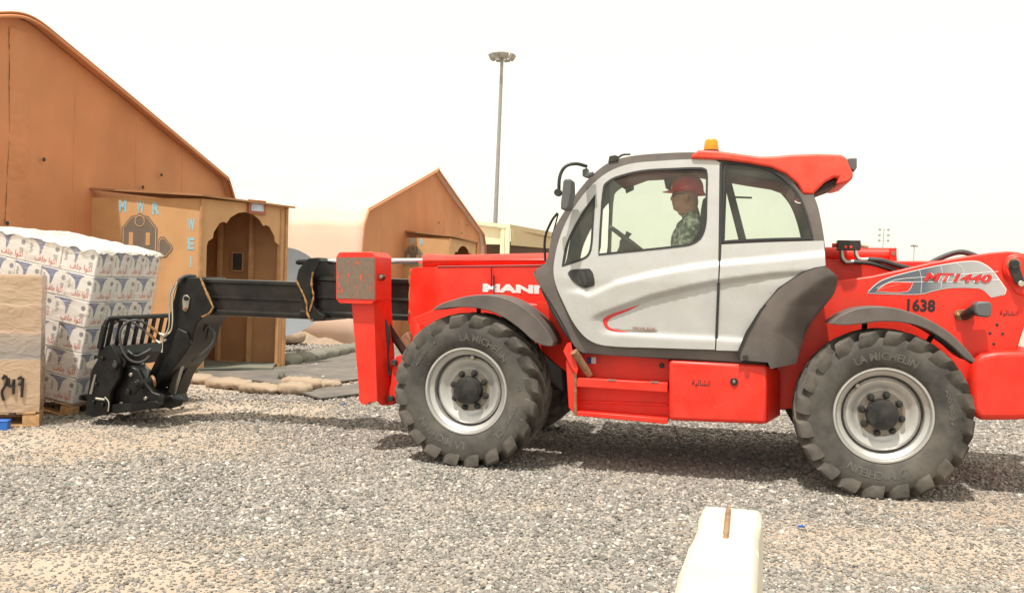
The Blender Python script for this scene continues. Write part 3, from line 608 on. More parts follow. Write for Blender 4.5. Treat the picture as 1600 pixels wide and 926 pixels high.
def mast(label, xb, yb, xt, yt, Y, r0, r1, heads, hs, tall=False):
    base = AT(xb, yb, Y); topp = AT(xt, yt, Y); d = (topp - base); k = (0 - base.z) / d.z; foot = base + d * k
    o = empty('light_mast', label, 'light mast', 'floodlight masts', Matrix.Translation(foot)); tp = topp - foot
    bm = bmesh.new(); add_tube(bm, [Vector((0, 0, 0)), tp * .5, tp], [r0, (r0 + r1) / 2, r1], 14); finish('pole', bm, 'mast_grey', o)
    if tall:
        for k in range(3):
            zz = tp - UP * (k * 1.3 + .3)
            bm = bmesh.new(); beam(bm, zz - A * 1.1, zz + A * 1.1, .08, .08); finish('crossbar', bm, 'mast_grey', o)
            for s in (-1, 1): box('floodlight', zz + A * s * 1.0, (.45, .3, .5), 'mast_grey', o)
    else:
        lathe('head_frame', [(0, -.1), (hs * .35, -.1), (hs * .42, .15), (hs * .2, hs * .3), (0, hs * .34)], 'mast_grey', o, 16, 'Z', tp)
        for k in range(heads):
            a = 2 * pi * k / heads + .3; dv = Vector((cos(a), sin(a), 0)); m3 = Matrix.Rotation(a, 3, 'Z') @ Matrix.Rotation(.5, 3, 'Y')
            c = tp + dv * hs * .72 - UP * hs * .05
            fl = box('floodlight', c, (hs * .22, hs * .40, hs * .36), 'mast_grey', o, 0.02, m3)
            box('lens', c + m3 @ Vector((hs * .115, 0, 0)), (.02, hs * .34, hs * .30), 'steel', fl, 0, m3)
            bm = bmesh.new(); beam(bm, tp, c, .06, .06); finish('bracket', bm, 'mast_grey', o)
    return o
mast('tall grey mast carrying a ring of floodlights high above the shed', 774, 345, 784.6, 88, 60, .16, .10, 8, .95)
mast('thin distant mast with stacked floodlights seen above the boom pivot', 1379, 392, 1381.5, 357, 230, .12, .08, 0, 1, True)
mast('small distant light mast with a short flat head beside the black hose', 1427.5, 410, 1428.5, 384, 170, .09, .07, 6, .75)

sdish = empty('satellite_dish', 'round grey dish standing beside the plywood booth behind the boom', 'dish')
pc = AT(441, 455, 17.6); sdish.location = (pc.x, pc.y, 0)
prof = []
R_ = .79
nrm_d = (C0 - pc); nrm_d.z = 0; nrm_d.normalize()
bm = bmesh.new(); add_lathe(bm, [(0, .12), (.3, .105), (.55, .06), (R_, 0), (R_ + .015, .0), (R_ + .015, -.03), (.5, .03), (0, .09)], 48, 'Y', (0, 0, 0))
for v_ in bm.verts: v_.co = Matrix.Rotation(atan2(nrm_d.y, nrm_d.x) + pi / 2, 4, 'Z') @ v_.co + Vector((0, 0, pc.z))
finish('reflector', bm, 'dish_grey', sdish)
bm = bmesh.new(); add_tube(bm, [Vector((0, .15, 0)), Vector((0, .15, pc.z))], .05, 10); finish('stand', bm, 'mast_grey', sdish)

# ================================================================== SANDBAGS, MATS, RUBBLE
def bag_mesh(L_, W_, H_, seed):
    bm = bmesh.new(); bmesh.ops.create_grid(bm, x_segments=2, y_segments=2, size=1); bm.clear()
    nu, nv = 30, 20; rows = []
    for i in range(nu + 1):
        s = -1 + 2 * i / nu; e = max(.0, 1 - abs(s) ** 3.2) ** .5; rw = []
        for j in range(nv):
            a = 2 * pi * j / nv; ca, sa = cos(a), sin(a)
            y = np.sign(ca) * abs(ca) ** .7 * W_ / 2 * (.35 + .65 * e); z = np.sign(sa) * abs(sa) ** .8 * H_ / 2 * (.12 + .88 * e)
            n_ = .02 * noise.noise((s * 2.5 + seed, y * 9, z * 9 + seed)) + .012 * noise.noise((s * 7 + seed, y * 16, z * 16))
            rw.append(bm.verts.new((s * L_ / 2 + n_ * .5, y + n_, max(z, -H_ * .42) + n_)))
        rows.append(rw)
    for r0, r1 in zip(rows[:-1], rows[1:]):
        for j in range(nv): bm.faces.new((r0[j], r0[(j + 1) % nv], r1[(j + 1) % nv], r1[j]))
    bm.faces.new(rows[0]); bm.faces.new(rows[-1][::-1]); return bm
def bag(px0, px1, w_, h_, m_, label, grp, z=0.0):
    a_, b_ = G(*px0), G(*px1); d = b_ - a_; L_ = d.length * 1.0
    o = finish('sandbag', bag_mesh(L_, w_, h_, random.random() * 50), m_, None, angle=70)
    o.location = (a_ + b_) / 2 + UP * (h_ * .40 + z); o.rotation_euler = (random.uniform(-.05, .05), random.uniform(-.03, .03), atan2(d.y, d.x)); return tag(o, label, 'sandbag', grp)
ordn = ['first', 'second', 'third', 'fourth', 'fifth', 'sixth', 'seventh', 'eighth']
tanb = [((284, 595), (331, 600)), ((326, 602), (387, 608)), ((378, 610), (437, 616)), ((433, 614), (487, 616)), ((440, 604), (505, 608)), ((498, 606), (533, 607))]
tl = ['leftmost tan sandbag of the low row, just under the boom head', 'second tan sandbag of the low row edging the dark mat', 'third tan sandbag of the row, left of the bulging double bags', 'fat tan sandbag lying in front of the double pair', 'tan sandbag behind the fat one, at the mat edge', 'last small tan sandbag of the row near the stabiliser leg']
for (a_, b_), l_ in zip(tanb, tl): bag(a_, b_, .32, .13 if 'fat' not in l_ else .16, 'sand_cloth', l_, 'tan sandbags')
gb = [((434, 573), (464, 569)), ((462, 569), (484, 565)), ((478, 567), (500, 562)), ((496, 563), (520, 558)), ((517, 559), (537, 554)), ((533, 555), (548, 552)), ((546, 554), (572, 548))]
for i, (a_, b_) in enumerate(gb): bag(a_, b_, .34, .21, 'green_cloth', f'grey green sandbag, {ordn[i]} from the booth in the row behind the mat', 'grey green sandbags')
bag((438, 537), (470, 540), .45, .3, 'sand_cloth', 'round tan sandbag leaning at the foot of the grey dish', 'tan sandbags', .05)
bag((452, 530), (478, 536), .4, .25, 'sand_cloth', 'flattened tan sandbag lying behind the round one by the dish', 'tan sandbags', .12)
def slab(name, pxs, th, m_, label, cat, z=.0):
    pts_ = [G(*p) for p in pxs]; c = sum(pts_, Vector()) / len(pts_)
    lp = densify([((p - c).x, (p - c).y) for p in pts_], .12)
    lp = [(x + .03 * noise.noise((x * 4, y * 4, 1)), y + .03 * noise.noise((x * 4, y * 4, 7))) for x, y in lp]
    o = sheet(name, [lp], lambda x, y: Vector((x, y, th + z + .018 * (1 + noise.noise((x * 2.2, y * 2.2, 3))))), .15, th * .9, m_, None, back=Vector((0, 0, -1)), angle=50)
    o.location = (c.x, c.y, .004); return tag(o, label, cat)
slab('floor_mat', [(300, 580), (436, 577), (600, 543), (640, 548), (640, 585), (512, 602), (445, 605), (400, 600), (330, 596)], .02, 'mat_grey', 'long dusty grey floor mat leading to the booth doorway', 'mat')
slab('floor_mat', [(306, 567), (432, 574), (424, 582), (303, 584)], .03, 'mat_green', 'dark green mat on the floor inside the booth arch', 'mat', .022)
slab('floor_mat', [(470, 618), (520, 607), (600, 597), (640, 600), (640, 612), (545, 622), (500, 627)], .02, 'mat_grey', 'torn dark grey mat lying on the gravel by the stabiliser leg', 'mat')
# crumpled tan sheet heaped at the far tent
pc = G(500, 536)
bm = bmesh.new(); nu, nv = 44, 18; rows = []
for i in range(nu + 1):
    rw = []
    for j in range(nv + 1):
        x = -1.4 + 2.9 * i / nu; y = -.5 + 1.2 * j / nv
        e = min(1, 4 * i / nu, 4 * (nu - i) / nu) * min(1, 3.5 * j / nv, 3.5 * (nv - j) / nv)
        z = e * (.16 + .16 * i / nu + .22 * abs(noise.noise((x * 2.2, y * 2.5, 2))) + .10 * abs(noise.noise((x * 6, y * 6, 5))))
        rw.append(bm.verts.new((x + .05 * noise.noise((x * 3, y * 3, 8)), y, z + .003)))
    rows.append(rw)
for r0, r1 in zip(rows[:-1], rows[1:]):
    for j in range(nv): bm.faces.new((r0[j], r1[j], r1[j + 1], r0[j + 1]))
o = finish('crumpled_sheet', bm, 'sand_cloth', None, angle=50); o.location = pc; tag(o, 'heap of crumpled tan cloth at the foot of the second tent', 'cloth heap')
o = bar('wooden_plank', G(512, 521) + UP * .06, AT(548, 497, G(548, 527).y) , .16, .03, 'pallet_wood'); tag(o, 'pale wooden plank leaning up out of the cloth heap', 'plank')
def clump(px, label):
    g = G(*px); bm = bmesh.new()
    for k in range(60):
        a = random.uniform(0, 6.28); l_ = random.uniform(.06, .16); e = random.uniform(.3, 1.4); d = Vector((cos(a) * cos(e), sin(a) * cos(e), sin(e)))
        s = Vector((-sin(a), cos(a), 0)) * .012; b0 = Vector((random.gauss(0, .03), random.gauss(0, .03), .02))
        bm.faces.new([bm.verts.new(b0 - s), bm.verts.new(b0 + s), bm.verts.new(b0 + d * l_)])
    o = finish('dry_weed', bm, 'green_cloth', None, smooth=False); o.location = g; tag(o, label, 'weed')
clump((440, 596), 'small dark dry weed growing through the mat beside the sandbags')
for (x, y), m_, l_ in (((537, 634), 'blue_plastic', 'tiny blue plastic scrap on the gravel left of the front wheel'), ((1251, 827), 'blue_plastic', 'tiny blue plastic scrap on the gravel right of the concrete barrier'), ((183, 724), 'brass', 'small orange wood scrap on the gravel before the pallets'), ((251, 723), 'hose_rubber', 'small black plastic scrap on the gravel before the pallets')):
    g = G(x, y); bm = bmesh.new(); add_box(bm, (0, 0, .010), (.035, .022, .012)); 
    for v_ in bm.verts: v_.co += Vector((random.uniform(-.01, .01), random.uniform(-.01, .01), random.uniform(-.004, .006)))
    o = finish('litter_scrap', bm, m_, None, .002); o.location = g + UP * .012; o.rotation_euler = (.2, .1, random.uniform(0, 3)); tag(o, l_, 'litter')

# ================================================================== CONCRETE BARRIER
zb = .80
e1 = G(1144, 791, zb); e2 = G(1117, 926, zb); bd = (e1 - e2); bd.z = 0; bd.normalize()
ba = empty('concrete_barrier', 'pale concrete road barrier with rebar groove, cut by the bottom edge', 'barrier', None, Matrix.Translation((e1.x, e1.y, 0)) @ Matrix.Rotation(atan2(bd.y, bd.x), 4, 'Z'))
prof = [(-.20, 0), (-.20, .05), (-.112, .26), (-.090, zb - .014), (-.078, zb), (.078, zb), (.090, zb - .014), (.112, .26), (.20, .05), (.20, 0)]
bm = bmesh.new(); Lb = 2.0; n_ = 90; rows = []
prof = densify(prof, .02)
for i in range(n_ + 1):
    x = -Lb * i / n_; rw = []
    for y, z in prof:
        e = .010 if i == 0 and z > zb - .02 else 0; e += .008 * max(0, noise.noise((x * 14, y * 20, z * 14)) - .25) if z > zb - .05 and abs(y) > .06 else 0
        j_ = .004 * noise.noise((x * 9, y * 9, z * 9)) + .006 * noise.noise((x * 3, y * 3, z * 3 + 4))
        rw.append(bm.verts.new((x - e, y + j_ * (1 if y > 0 else -1), max(0, z + (j_ if z > .1 else 0) - (e * .8)))))
    rows.append(rw)
k = len(prof)
for r0, r1 in zip(rows[:-1], rows[1:]):
    for j in range(k): bm.faces.new((r0[j], r0[(j + 1) % k], r1[(j + 1) % k], r1[j]))
bm.faces.new(rows[0]); bm.faces.new(rows[-1][::-1]); finish('body', bm, 'concrete', ba, angle=40)
def bpx(x, y): q = G(x, y, zb + .006) - Vector((e1.x, e1.y, 0)); return Vector((q.dot(bd), q.dot(Vector((-bd.y, bd.x, 0))), zb + .006))
r0, r1 = bpx(1138, 796), bpx(1134, 838)
bm = bmesh.new(); n_ = 60; path = []; rad = []
for i in range(n_ + 1):
    p = r0.lerp(r1, i / n_); p.z += .0 if i < n_ - 6 else -.004 * (i - n_ + 6); path.append(p); rad.append(.0085 if i % 4 < 2 else .0066)
add_tube(bm, path, rad, 10); finish('rebar', bm, 'rust_steel', ba, angle=80)

# ================================================================== TELEHANDLER
tele = empty('telehandler', 'red and white telescopic handler lifting the white carton pallet', 'telehandler', None, MM)
WB, HZ, TR = 3.07, 0.60, 0.612
# ---- wheels
def tyre_mesh():
    bm = bmesh.new()
    hp = [(.333, .150), (.345, .172), (.37, .190), (.42, .203), (.47, .205), (.51, .199), (.540, .186), (.553, .16), (.556, .08), (.557, 0)]
    prof = [(r_, -y) for r_, y in hp] + [(r_, y) for r_, y in reversed(hp[:-1])]
    add_lathe(bm, prof, 80, 'Y', close=True)
    st = [(.004, .610, .004, .55, .026, 0), (.07, .613, .07, .55, .031, .15), (.14, .610, .14, .55, .040, .30), (.190, .603, .175, .54, .058, .39), (.208, .586, .185, .53, .058, .415), (.2115, .552, .19, .51, .054, .435), (.2105, .524, .19, .49, .047, .45), (.203, .505, .19, .47, .040, .46)]
    for s in (-1, 1):
        for k in range(20):
            f0 = 2 * pi * (k + (.5 if s > 0 else 0)) / 20; rings = []
            for (yt, rt, yb, rb, hw, sq) in st:
                sw = f0 + sq; q = []
                for (yy, rr_, sg, g) in ((yt, rt, -1, 1), (yt, rt, 1, 1), (yb, rb, 1, 1.25), (yb, rb, -1, 1.25)):
                    a = sw + sg * hw * g * (.72 if sg > 0 else 1.05) / rr_; q.append(bm.verts.new((rr_ * cos(a), s * yy, rr_ * sin(a))))
                rings.append(q)
            for r0, r1 in zip(rings[:-1], rings[1:]):
                for j in range(4): bm.faces.new((r0[j], r0[(j + 1) % 4], r1[(j + 1) % 4], r1[j])).material_index = 1
            bm.faces.new(rings[0]); bm.faces.new(rings[-1])
    return bm
def side_y(r_):
    hp = [(.333, .150), (.345, .172), (.37, .190), (.42, .203), (.47, .205), (.52, .199), (.56, .18)]
    return -float(np.interp(r_, [a for a, b_ in hp], [b_ for a, b_ in hp]))
def arc_text(body, a_mid, r_mid, hgt_, width, inward, parent):
    # a_mid: angle of the word's middle, seen from outside, counted from +x (rearwards) towards up
    me = text_mesh(body, 1.0, bold=.03, depth=0); me.materials.clear(); n = len(me.vertices); co = np.zeros(n * 3); me.vertices.foreach_get('co', co); co = co.reshape(-1, 3); mn, mx_ = co.min(0), co.max(0)
    for i, v_ in enumerate(me.vertices):
        tx = ((co[i, 0] - mn[0]) / (mx_[0] - mn[0]) - .5) * width; ty = ((co[i, 1] - mn[1]) / (mx_[1] - mn[1]) - .5) * hgt_
        a = a_mid - tx / r_mid if not inward else a_mid + tx / r_mid
        r_ = r_mid + (ty if not inward else -ty)
        v_.co = (r_ * cos(a), side_y(r_) - .0035, r_ * sin(a))
    return finish_me('tyre_lettering', me, 'tyre_letters', parent, smooth=False)
WH = {}
def wheel(loc, rz, rot, letters, label=None):
    e = part_empty('wheel', tele, loc, rz)
    if label: e['label'] = label
    def put(nm, mk, m_, ang=35):
        if nm not in WH: o = mk(); WH[nm] = o.data; o.parent = e
        else: o = link(bpy.data.objects.new(nm.split('#')[0], WH[nm]), e)
        return o
    ty = put('tyre', lambda: finish('tyre', tyre_mesh(), ['tyre_rubber', 'tyre_tread'], e, angle=32), None); ty.rotation_euler = (0, rot, 0)
    put('rim', lambda: lathe('rim', [(.20, .10), (.30, .12), (.338, .165), (.345, .150), (.318, .14), (.30, .0), (.318, -.14), (.345, -.150), (.349, -.166), (.340, -.178), (.328, -.178), (.320, -.168), (.314, -.150), (.296, -.138), (.284, -.128), (.280, -.060), (.274, -.045), (.268, -.050), (.264, -.094), (.246, -.108), (.225, -.102), (.198, -.082), (.172, -.072), (.0, -.070), (0, .05), (.20, .10)], 'silver_rim', e, 72, angle=30), None)
    put('hub_disc', lambda: lathe('hub_disc', [(0, -.071), (.165, -.071), (.160, -.079), (0, -.080)], 'hub_disc', e, 48), None)
    put('hub_cap', lambda: lathe('hub_cap', [(.112, -.078), (.110, -.10), (.107, -.165), (.100, -.176), (.085, -.180), (0, -.181)], 'hub_black', e, 40), None)
    for k in range(8):
        a = 2 * pi * (k + .35) / 8 + rot
        b_ = put('wheel_bolt', lambda: lathe('wheel_bolt', [(.0, -.122), (.014, -.122), (.019, -.114), (.019, -.094), (.026, -.093), (.026, -.080), (0, -.078)], 'hub_black', e, 12), None)
        b_.location = (.140 * cos(a), 0, .140 * sin(a))
    a = rot + 1.2; v_ = put('valve_cover', lambda: lathe('valve_cover', [(0, -.14), (.016, -.138), (.020, -.12), (.020, -.09), (0, -.09)], 'steel', e, 12), None); v_.location = (.262 * cos(a), 0, .262 * sin(a))
    for l_ in letters: arc_text(*l_, e)
    return e
VC = VW - .172
wheel((0, -VC, HZ), radians(-6), .25, [('LA MICHELIN', 1.18, .425, .060, .44, False), ('LA MICHELIN', -2.05, .425, .060, .44, False), ('400/80-24', 2.45, .45, .032, .26, False), ('Power CL', -.55, .43, .055, .31, False), ('IND', .18, .455, .035, .09, False)])
wheel((WB, -VC, HZ), 0, 1.1, [('LA MICHELIN', 1.57, .425, .058, .44, False), ('LA MICHELIN', -1.62, .425, .058, .44, False), ('400/80-24', .2, .45, .030, .26, False)])
wheel((0, VC, HZ), pi, .4, []); wheel((WB, VC, HZ), pi, .7, [])
# axles, gearbox, belly
bm = bmesh.new()
for u in (0, WB):
    add_tube(bm, [(u, -.86, HZ), (u, .86, HZ)], .13, 14); add_box(bm, (u, 0, HZ), (.42, .5, .36))
add_tube(bm, [(0, 0, HZ - .02), (WB, 0, HZ - .02)], .05, 10); add_box(bm, (WB * .5, .1, .66), (1.7, .9, .34)); add_box(bm, (.62, 0, .72), (.5, .9, .3)); add_box(bm, (2.45, -.1, .74), (.4, .9, .3))
finish('axles_and_belly', bm, 'underbody', tele)
# ---- frame
mprism('front_frame', [(643, 497), (690, 478), (800, 470), (862, 478), (882, 520), (902, 556), (903, 592), (868, 568), (842, 545), (760, 620), (640, 612), (634, 590), (630, 568), (640, 545), (646, 520)], .46, -.46, 'red_paint', tele, .012, 0)
sheet('front_inner_guard', [[(838, 470), (866, 476), (884, 520), (900, 556), (901, 592), (866, 566), (846, 545)]], lambda x, y: P(x, y, .74 + .10 * (x - 838) / 60), 14, .02, 'red_paint', tele)
rp = mprism('rear_frame_panel', [(1262, 470), (1292, 441), (1312, 438), (1362, 431), (1408, 421), (1455, 409.5), (1509, 400), (1548, 394.5), (1575, 392.5), (1592, 394), (1612, 402), (1624, 428), (1620, 450), (1588, 551), (1530, 600), (1400, 622), (1216, 640), (1212, 575)], .66, .56, 'red_paint', tele, .012)
mprism('rear_frame_panel', [(1292, 441), (1362, 431), (1455, 409.5), (1509, 400), (1575, 392.5), (1612, 402), (1624, 428), (1588, 551), (1500, 600), (1300, 625)], -.40, -.52, 'red_paint', tele, .012)
cw = mprism('counterweight', [(1517, 640), (1516, 600), (1522, 565), (1534, 553), (1560, 548.5), (1620, 547), (1668, 556), (1680, 600), (1668, 640), (1640, 652), (1590, 656.5), (1530, 657)], .80, -.85, 'red_paint', tele, .045, 0, 4)
mprism('belly_guard', [(1214, 575), (1262, 560), (1300, 600), (1240, 606), (1228, 640), (1214, 640)], .58, .2, 'red_paint', tele, .01)
# engine hood on the far side
mprism('engine_hood', [(905, 424), (1290, 430), (1310, 470), (1300, 560), (905, 560), (895, 450)], -.30, -1.10, 'red_paint', tele, .05, 0, 3)
# ---- boom
def boom_box(name, x0, x1, yt, yb, v0, v1, m_, groove=True, ue=None):
    a_ = P(x0, yt, v0); b_ = P(x0, yb, v0); u0 = a_.x; u1 = P(x1, yt, v0).x if ue is None else ue; zt, zb_ = a_.z, b_.z; h = zt - zb_; y0, y1 = -v0, -v1
    c = .022
    half = [(y0 + c, zt), (y0 + .004, zt - .004), (y0, zt - .02), (y0, zt - h * .10), (y0 + .012, zt - h * .13), (y0 + .012, zt - h * .47), (y0 + .004, zt - h * .49), (y0 + .004, zt - h * .53), (y0 + .014, zt - h * .55), (y0 + .014, zt - h * .84), (y0, zt - h * .88), (y0, zb_ + .02), (y0 + .004, zb_ + .004), (y0 + c, zb_)] if groove else [(y0 + c, zt), (y0 + .006, zt - .006), (y0, zt - c), (y0, zb_ + c), (y0 + .006, zb_ + .006), (y0 + c, zb_)]
    ym = (y0 + y1) / 2; poly = half + [(2 * ym - y, z) for y, z in reversed(half)]
    bm = bmesh.new(); add_prism(bm, [Vector((u0, y, z)) for y, z in poly], Vector((u1 - u0, 0, 0))); return finish(name, bm, m_, tele, 0, angle=30)
boom_box('boom_inner_stage', 300, 500, 434.5, 491, .13, -.23, 'boom_black')
boom_box('boom_middle_stage', 470, 670, 430.5, 494.5, .16, -.26, 'boom_black')
bo = boom_box('boom_outer_stage', 640, 1300, 420, 506, .22, -.32, 'red_paint', False, ue=P(1560, 420, .22).x)
sheet('boom_cover', [[(660, 424), (660, 401), (664, 397), (676, 396), (682, 398.5), (862, 395), (862, 424)]], lambda x, y: P(x, y, float(np.interp(y - (860 - x) * .012, [395, 400, 404, 409, 413], [.13, .235, .27, .265, .235]))), 5, .5, 'red_paint', tele, angle=45)
tube('cover_shade_line', [P(684, 416.2, .303), P(770, 415.2, .303), P(858, 414.2, .303)], .006, 'maroon_print', tele, 0, 6)  # shade under the boom cover's edge, painted as a thin dark strip
mprism('boom_rear_cover', [(1286, 405), (1400, 407.5), (1462, 407.5), (1500, 404), (1560, 400), (1560, 480), (1286, 480)], .30, -.30, 'red_paint', tele, .012)
# front lip of the outer stage with slanted wrap
sheet('boom_front_cover', [[(641, 432), (643, 421), (650, 417.5), (668, 417), (860, 415), (860, 478), (800, 470), (690, 478), (668, 492), (650, 520), (641, 545), (640, 500)]], lambda x, y: P(x, y, .30 - .06 * max(0, (686 - x) / 46)), 13, .05, 'red_paint', tele, angle=20, lines=[[(686, 420), (686, 476)]])
rodz = P(580, 408, .02)
tube('lift_rod', [P(497, 408.3, .02), P(662, 407.5, .02)], .026, 'chrome', tele, 0, 16)
tube('rod_band', [P(499, 408.3, .02), P(512, 408.2, .02)], .029, 'red_paint', tele, 0, 16)
tube('rod_end', [P(463, 410, .02), P(467, 409.5, .02), P(482, 409, .02)], [.016, .026, .026], 'black_paint', tele, 0, 14)
cl = mprism('boom_collar', [(477, 407), (482, 403.5), (497, 402), (501, 408), (492, 425), (486, 447), (487, 465), (491, 480), (500, 489), (507, 493), (507, 501), (486, 502), (479, 495), (478, 474), (470, 455), (462, 439), (466, 421)], .23, -.33, 'black_paint', tele, .008)
for nm, pts_ in (('rust_edge', [(463, 436), (466, 444), (474, 460), (479, 474), (480, 488), (485, 500), (489, 500)]), ('rust_edge', [(489, 425), (487, 440), (488, 452), (490, 463), (487, 476), (484, 486)])):
    bm = bmesh.new(); path = catmull([P(x, y, .236) for x, y in pts_], 5); add_tube(bm, path, [.009 * (1 + .7 * noise.noise(p * 25)) for p in path], 7); finish(nm, bm, 'grease', cl)
bm = bmesh.new(); path = catmull([P(x, y, .228) for x, y in ((641, 424), (640, 436), (642, 448), (640, 462), (642, 476), (640, 490))], 5); add_tube(bm, path, [.013 * (1 + .6 * noise.noise(p * 25)) for p in path], 7); finish('rust_edge', bm, 'grease', tele)
# boom head
hd = mprism('boom_head', [(278, 438), (284, 433.5), (313, 432.5), (322, 455), (333, 482), (324, 490), (308, 504), (303, 516), (299, 538), (280, 566), (256, 594), (246, 607), (236, 608), (228, 602), (230, 588), (250, 548), (262, 506)], .19, -.29, 'black_paint', tele, .012)
bm = bmesh.new(); path = catmull([P(x, y, .197) for x, y in ((313, 433), (318, 446), (327, 466), (333, 480), (328, 488), (316, 495))], 5); add_tube(bm, path, [.011 * (1 + .6 * noise.noise(p * 25)) for p in path], 7); finish('rust_edge', bm, 'grease', hd)
mprism('head_fold_plate', [(267, 540), (277, 512), (292, 519), (298, 538), (279, 566), (262, 585), (246, 603), (240, 600), (252, 570)], .225, .18, 'black_paint', hd, .01)
ol = mprism('pin_plate', [(285, 466), (287, 461), (292, 461), (296, 465), (294, 480), (291, 486), (287, 486), (285, 480)], .205, .185, 'steel', hd, .003, 3)
disc_y('pin', P(288.5, 482, .21), .016, .03, 'rust_steel', hd); disc_y('pin', P(291, 466, .21), .022, .03, 'black_paint', hd)
mprism('head_lower_arm', [(300, 505), (322, 492), (328, 500), (322, 530), (300, 560), (284, 590), (276, 612), (268, 632), (256, 634), (258, 610), (276, 574)], -.05, -.26, 'black_paint', tele, .012)
bar('tilt_cylinder_rod', P(282, 568, .05), P(267, 619, .05), .05, .07, 'steel', tele, .008)
tube('tilt_cylinder', [P(318, 505, .0), P(292, 556, .0)], .05, 'black_paint', tele, 0, 14)
# carriage (tilted back) and load guard
cr = mprism('carriage_side_plate', [(133, 648), (133, 634), (142, 578), (152, 561), (153, 546), (174, 537), (181, 550), (187, 562), (186, 590), (172, 612), (170, 646), (146, 652)], .56, .50, 'black_paint', tele, .012)
mprism('carriage_arm_plate', [(168, 644), (170, 610), (184, 575), (203, 571), (216, 578), (223, 592), (238, 612), (250, 616), (253, 630), (240, 638), (180, 646)], .46, .40, 'black_paint', tele, .012)
mprism('carriage_rib', [(166, 640), (169, 632), (244, 626), (250, 632), (240, 638), (180, 645)], .53, .46, 'black_paint', tele, .008)
mprism('carriage_side_plate', [(133, 648), (133, 634), (142, 578), (152, 561), (153, 546), (174, 537), (180, 556), (172, 600), (164, 646)], -.55, -.61, 'black_paint', tele, .008)
mprism('carriage_bar', [(136, 642), (139, 612), (160, 616), (163, 646), (146, 650)], .50, -.55, 'black_paint', tele, .01)
mprism('carriage_bar', [(150, 575), (153, 549), (172, 541), (178, 556), (172, 575)], .50, -.55, 'black_paint', tele, .01)
mprism('carriage_plate', [(158, 640), (165, 600), (185, 566), (214, 582), (226, 600), (252, 622), (268, 618), (273, 630), (256, 637), (200, 642)], .28, .02, 'black_paint', tele, .01)
gt = P(166, 498, .56); gb_ = P(156, 545, .56)
bm = bmesh.new(); r_ = .03
beam(bm, gb_ + Vector((0, .0, 0)), gt + (gb_ - gt) * .22, .045, .045, (0, 1, 0)); finish('guard_side_post', bm, 'black_paint', tele, .006)
bm = bmesh.new(); fv = lambda p, v_: Vector((p.x, -v_, p.z))
beam(bm, fv(gb_, -.60), fv(gt, -.60) + (gb_ - gt) * .1, .045, .045, (0, 1, 0)); finish('guard_side_post', bm, 'black_paint', tele, .006)
tube('guard_top_rail', [fv(gt + (gb_ - gt) * .25, .56), fv(gt + (gb_ - gt) * .03, .535), fv(gt, .48), fv(gt, -.6)], .024, 'black_paint', tele, 4, 8)
for k in range(8):
    v_ = .46 - k * .135; bar('guard_bar', fv(gb_, v_), fv(gt, v_), .020, .05, 'black_paint', tele, .004, (0, 1, 0))
disc_y('carriage_boss', P(179, 570, .575), .045, .05, 'black_paint', cr); disc_y('boss_hole', P(179, 570, .605), .024, .012, 'dark_inside', cr)
tube('cross_tube', [P(186, 566, .52), P(186, 566, -.5)], .06, 'black_paint', tele, 0, 16)
lk = mprism('link_arm', [(194, 614), (196, 606), (208, 594), (215, 593), (219, 598), (217, 606), (206, 617), (198, 620)], .62, .575, 'black_paint', tele, .01, 3)
for q in ((200, 612), (212, 600)): disc_y('pin', P(*q, .63), .026, .035, 'black_paint', lk)
tube('crowd_cylinder', [P(219, 600, .45), P(238, 596, .35)], .052, 'black_paint', tele, 0, 16); tube('cylinder_gland', [P(236, 596.4, .36), P(240, 595.4, .34)], .060, 'grease', tele, 0, 16)
tube('locking_pin', [P(150, 622, .58), P(164, 624, .575)], .012, 'zinc', cr, 0, 8); tube('locking_pin', [P(164, 620, .585), P(170, 628, .585), P(169, 642, .585)], .007, 'zinc', cr, 3, 8)
mprism('lower_roller', [(255, 620), (268, 616), (274, 624), (272, 636), (262, 639), (254, 634)], .35, .2, 'black_paint', tele, .015)
for z_ in (0.0, .055):                                               # forks under the pallet
    pass
fk = P(137, 645, .56)
for v_ in (.0, -.50): bar('fork', Vector((fk.x + .03, -v_, .10)), Vector((fk.x - 1.1, -v_, .10 + .19)), .12, .045, 'black_paint', tele, .006)
# pipes and hoses on the head
for dx in (0, 5): tube('steel_pipe', [P(277 - dx, 441 + dx * .6, .23), P(270 - dx, 462, .24), P(269.5 - dx, 505, .24), P(266 - dx, 518, .24), P(256 - dx, 526 + dx * .3, .25)], .009, 'zinc', hd, 5, 8)
tube('black_hose', [P(279, 441, .24), P(284, 434, .22), P(296, 431, .15), P(306, 432, .1)], .018, 'hose_rubber', hd, 4)
for a_, b_ in (((231, 507), (249, 521)), ((227, 517), (243, 531))):
    tube('brass_fitting', [P(*a_, .34), P((a_[0] + b_[0]) / 2, (a_[1] + b_[1]) / 2, .30), P(*b_, .26)], [.010, .015, .011], 'brass', hd, 0, 8)
tube('zinc_fitting', [P(249, 521, .26), P(257, 524, .25), P(262, 519, .25)], .013, 'zinc', hd, 2, 8); tube('zinc_fitting', [P(243, 531, .26), P(250, 536, .26), P(260, 530, .25)], .013, 'zinc', hd, 2, 8)
tube('dangling_cap', [P(254, 528, .28), P(254, 544, .28), P(253, 550, .28)], [.005, .005, .012], 'zinc', hd, 0, 8)
tube('grey_hose', [P(229, 506, .35), P(214, 500, .42), P(198, 504, .46), P(188, 518, .50), P(190, 543, .5), P(200, 560, .48), P(214, 566, .44), P(226, 563, .38), P(233, 556, .3)], .012, 'hose_rubber', tele, 6)
tube('grey_hose', [P(226, 516, .35), P(206, 503, .40), P(190, 500, .40), P(178, 505, .3)], .012, 'hose_rubber', tele, 6)
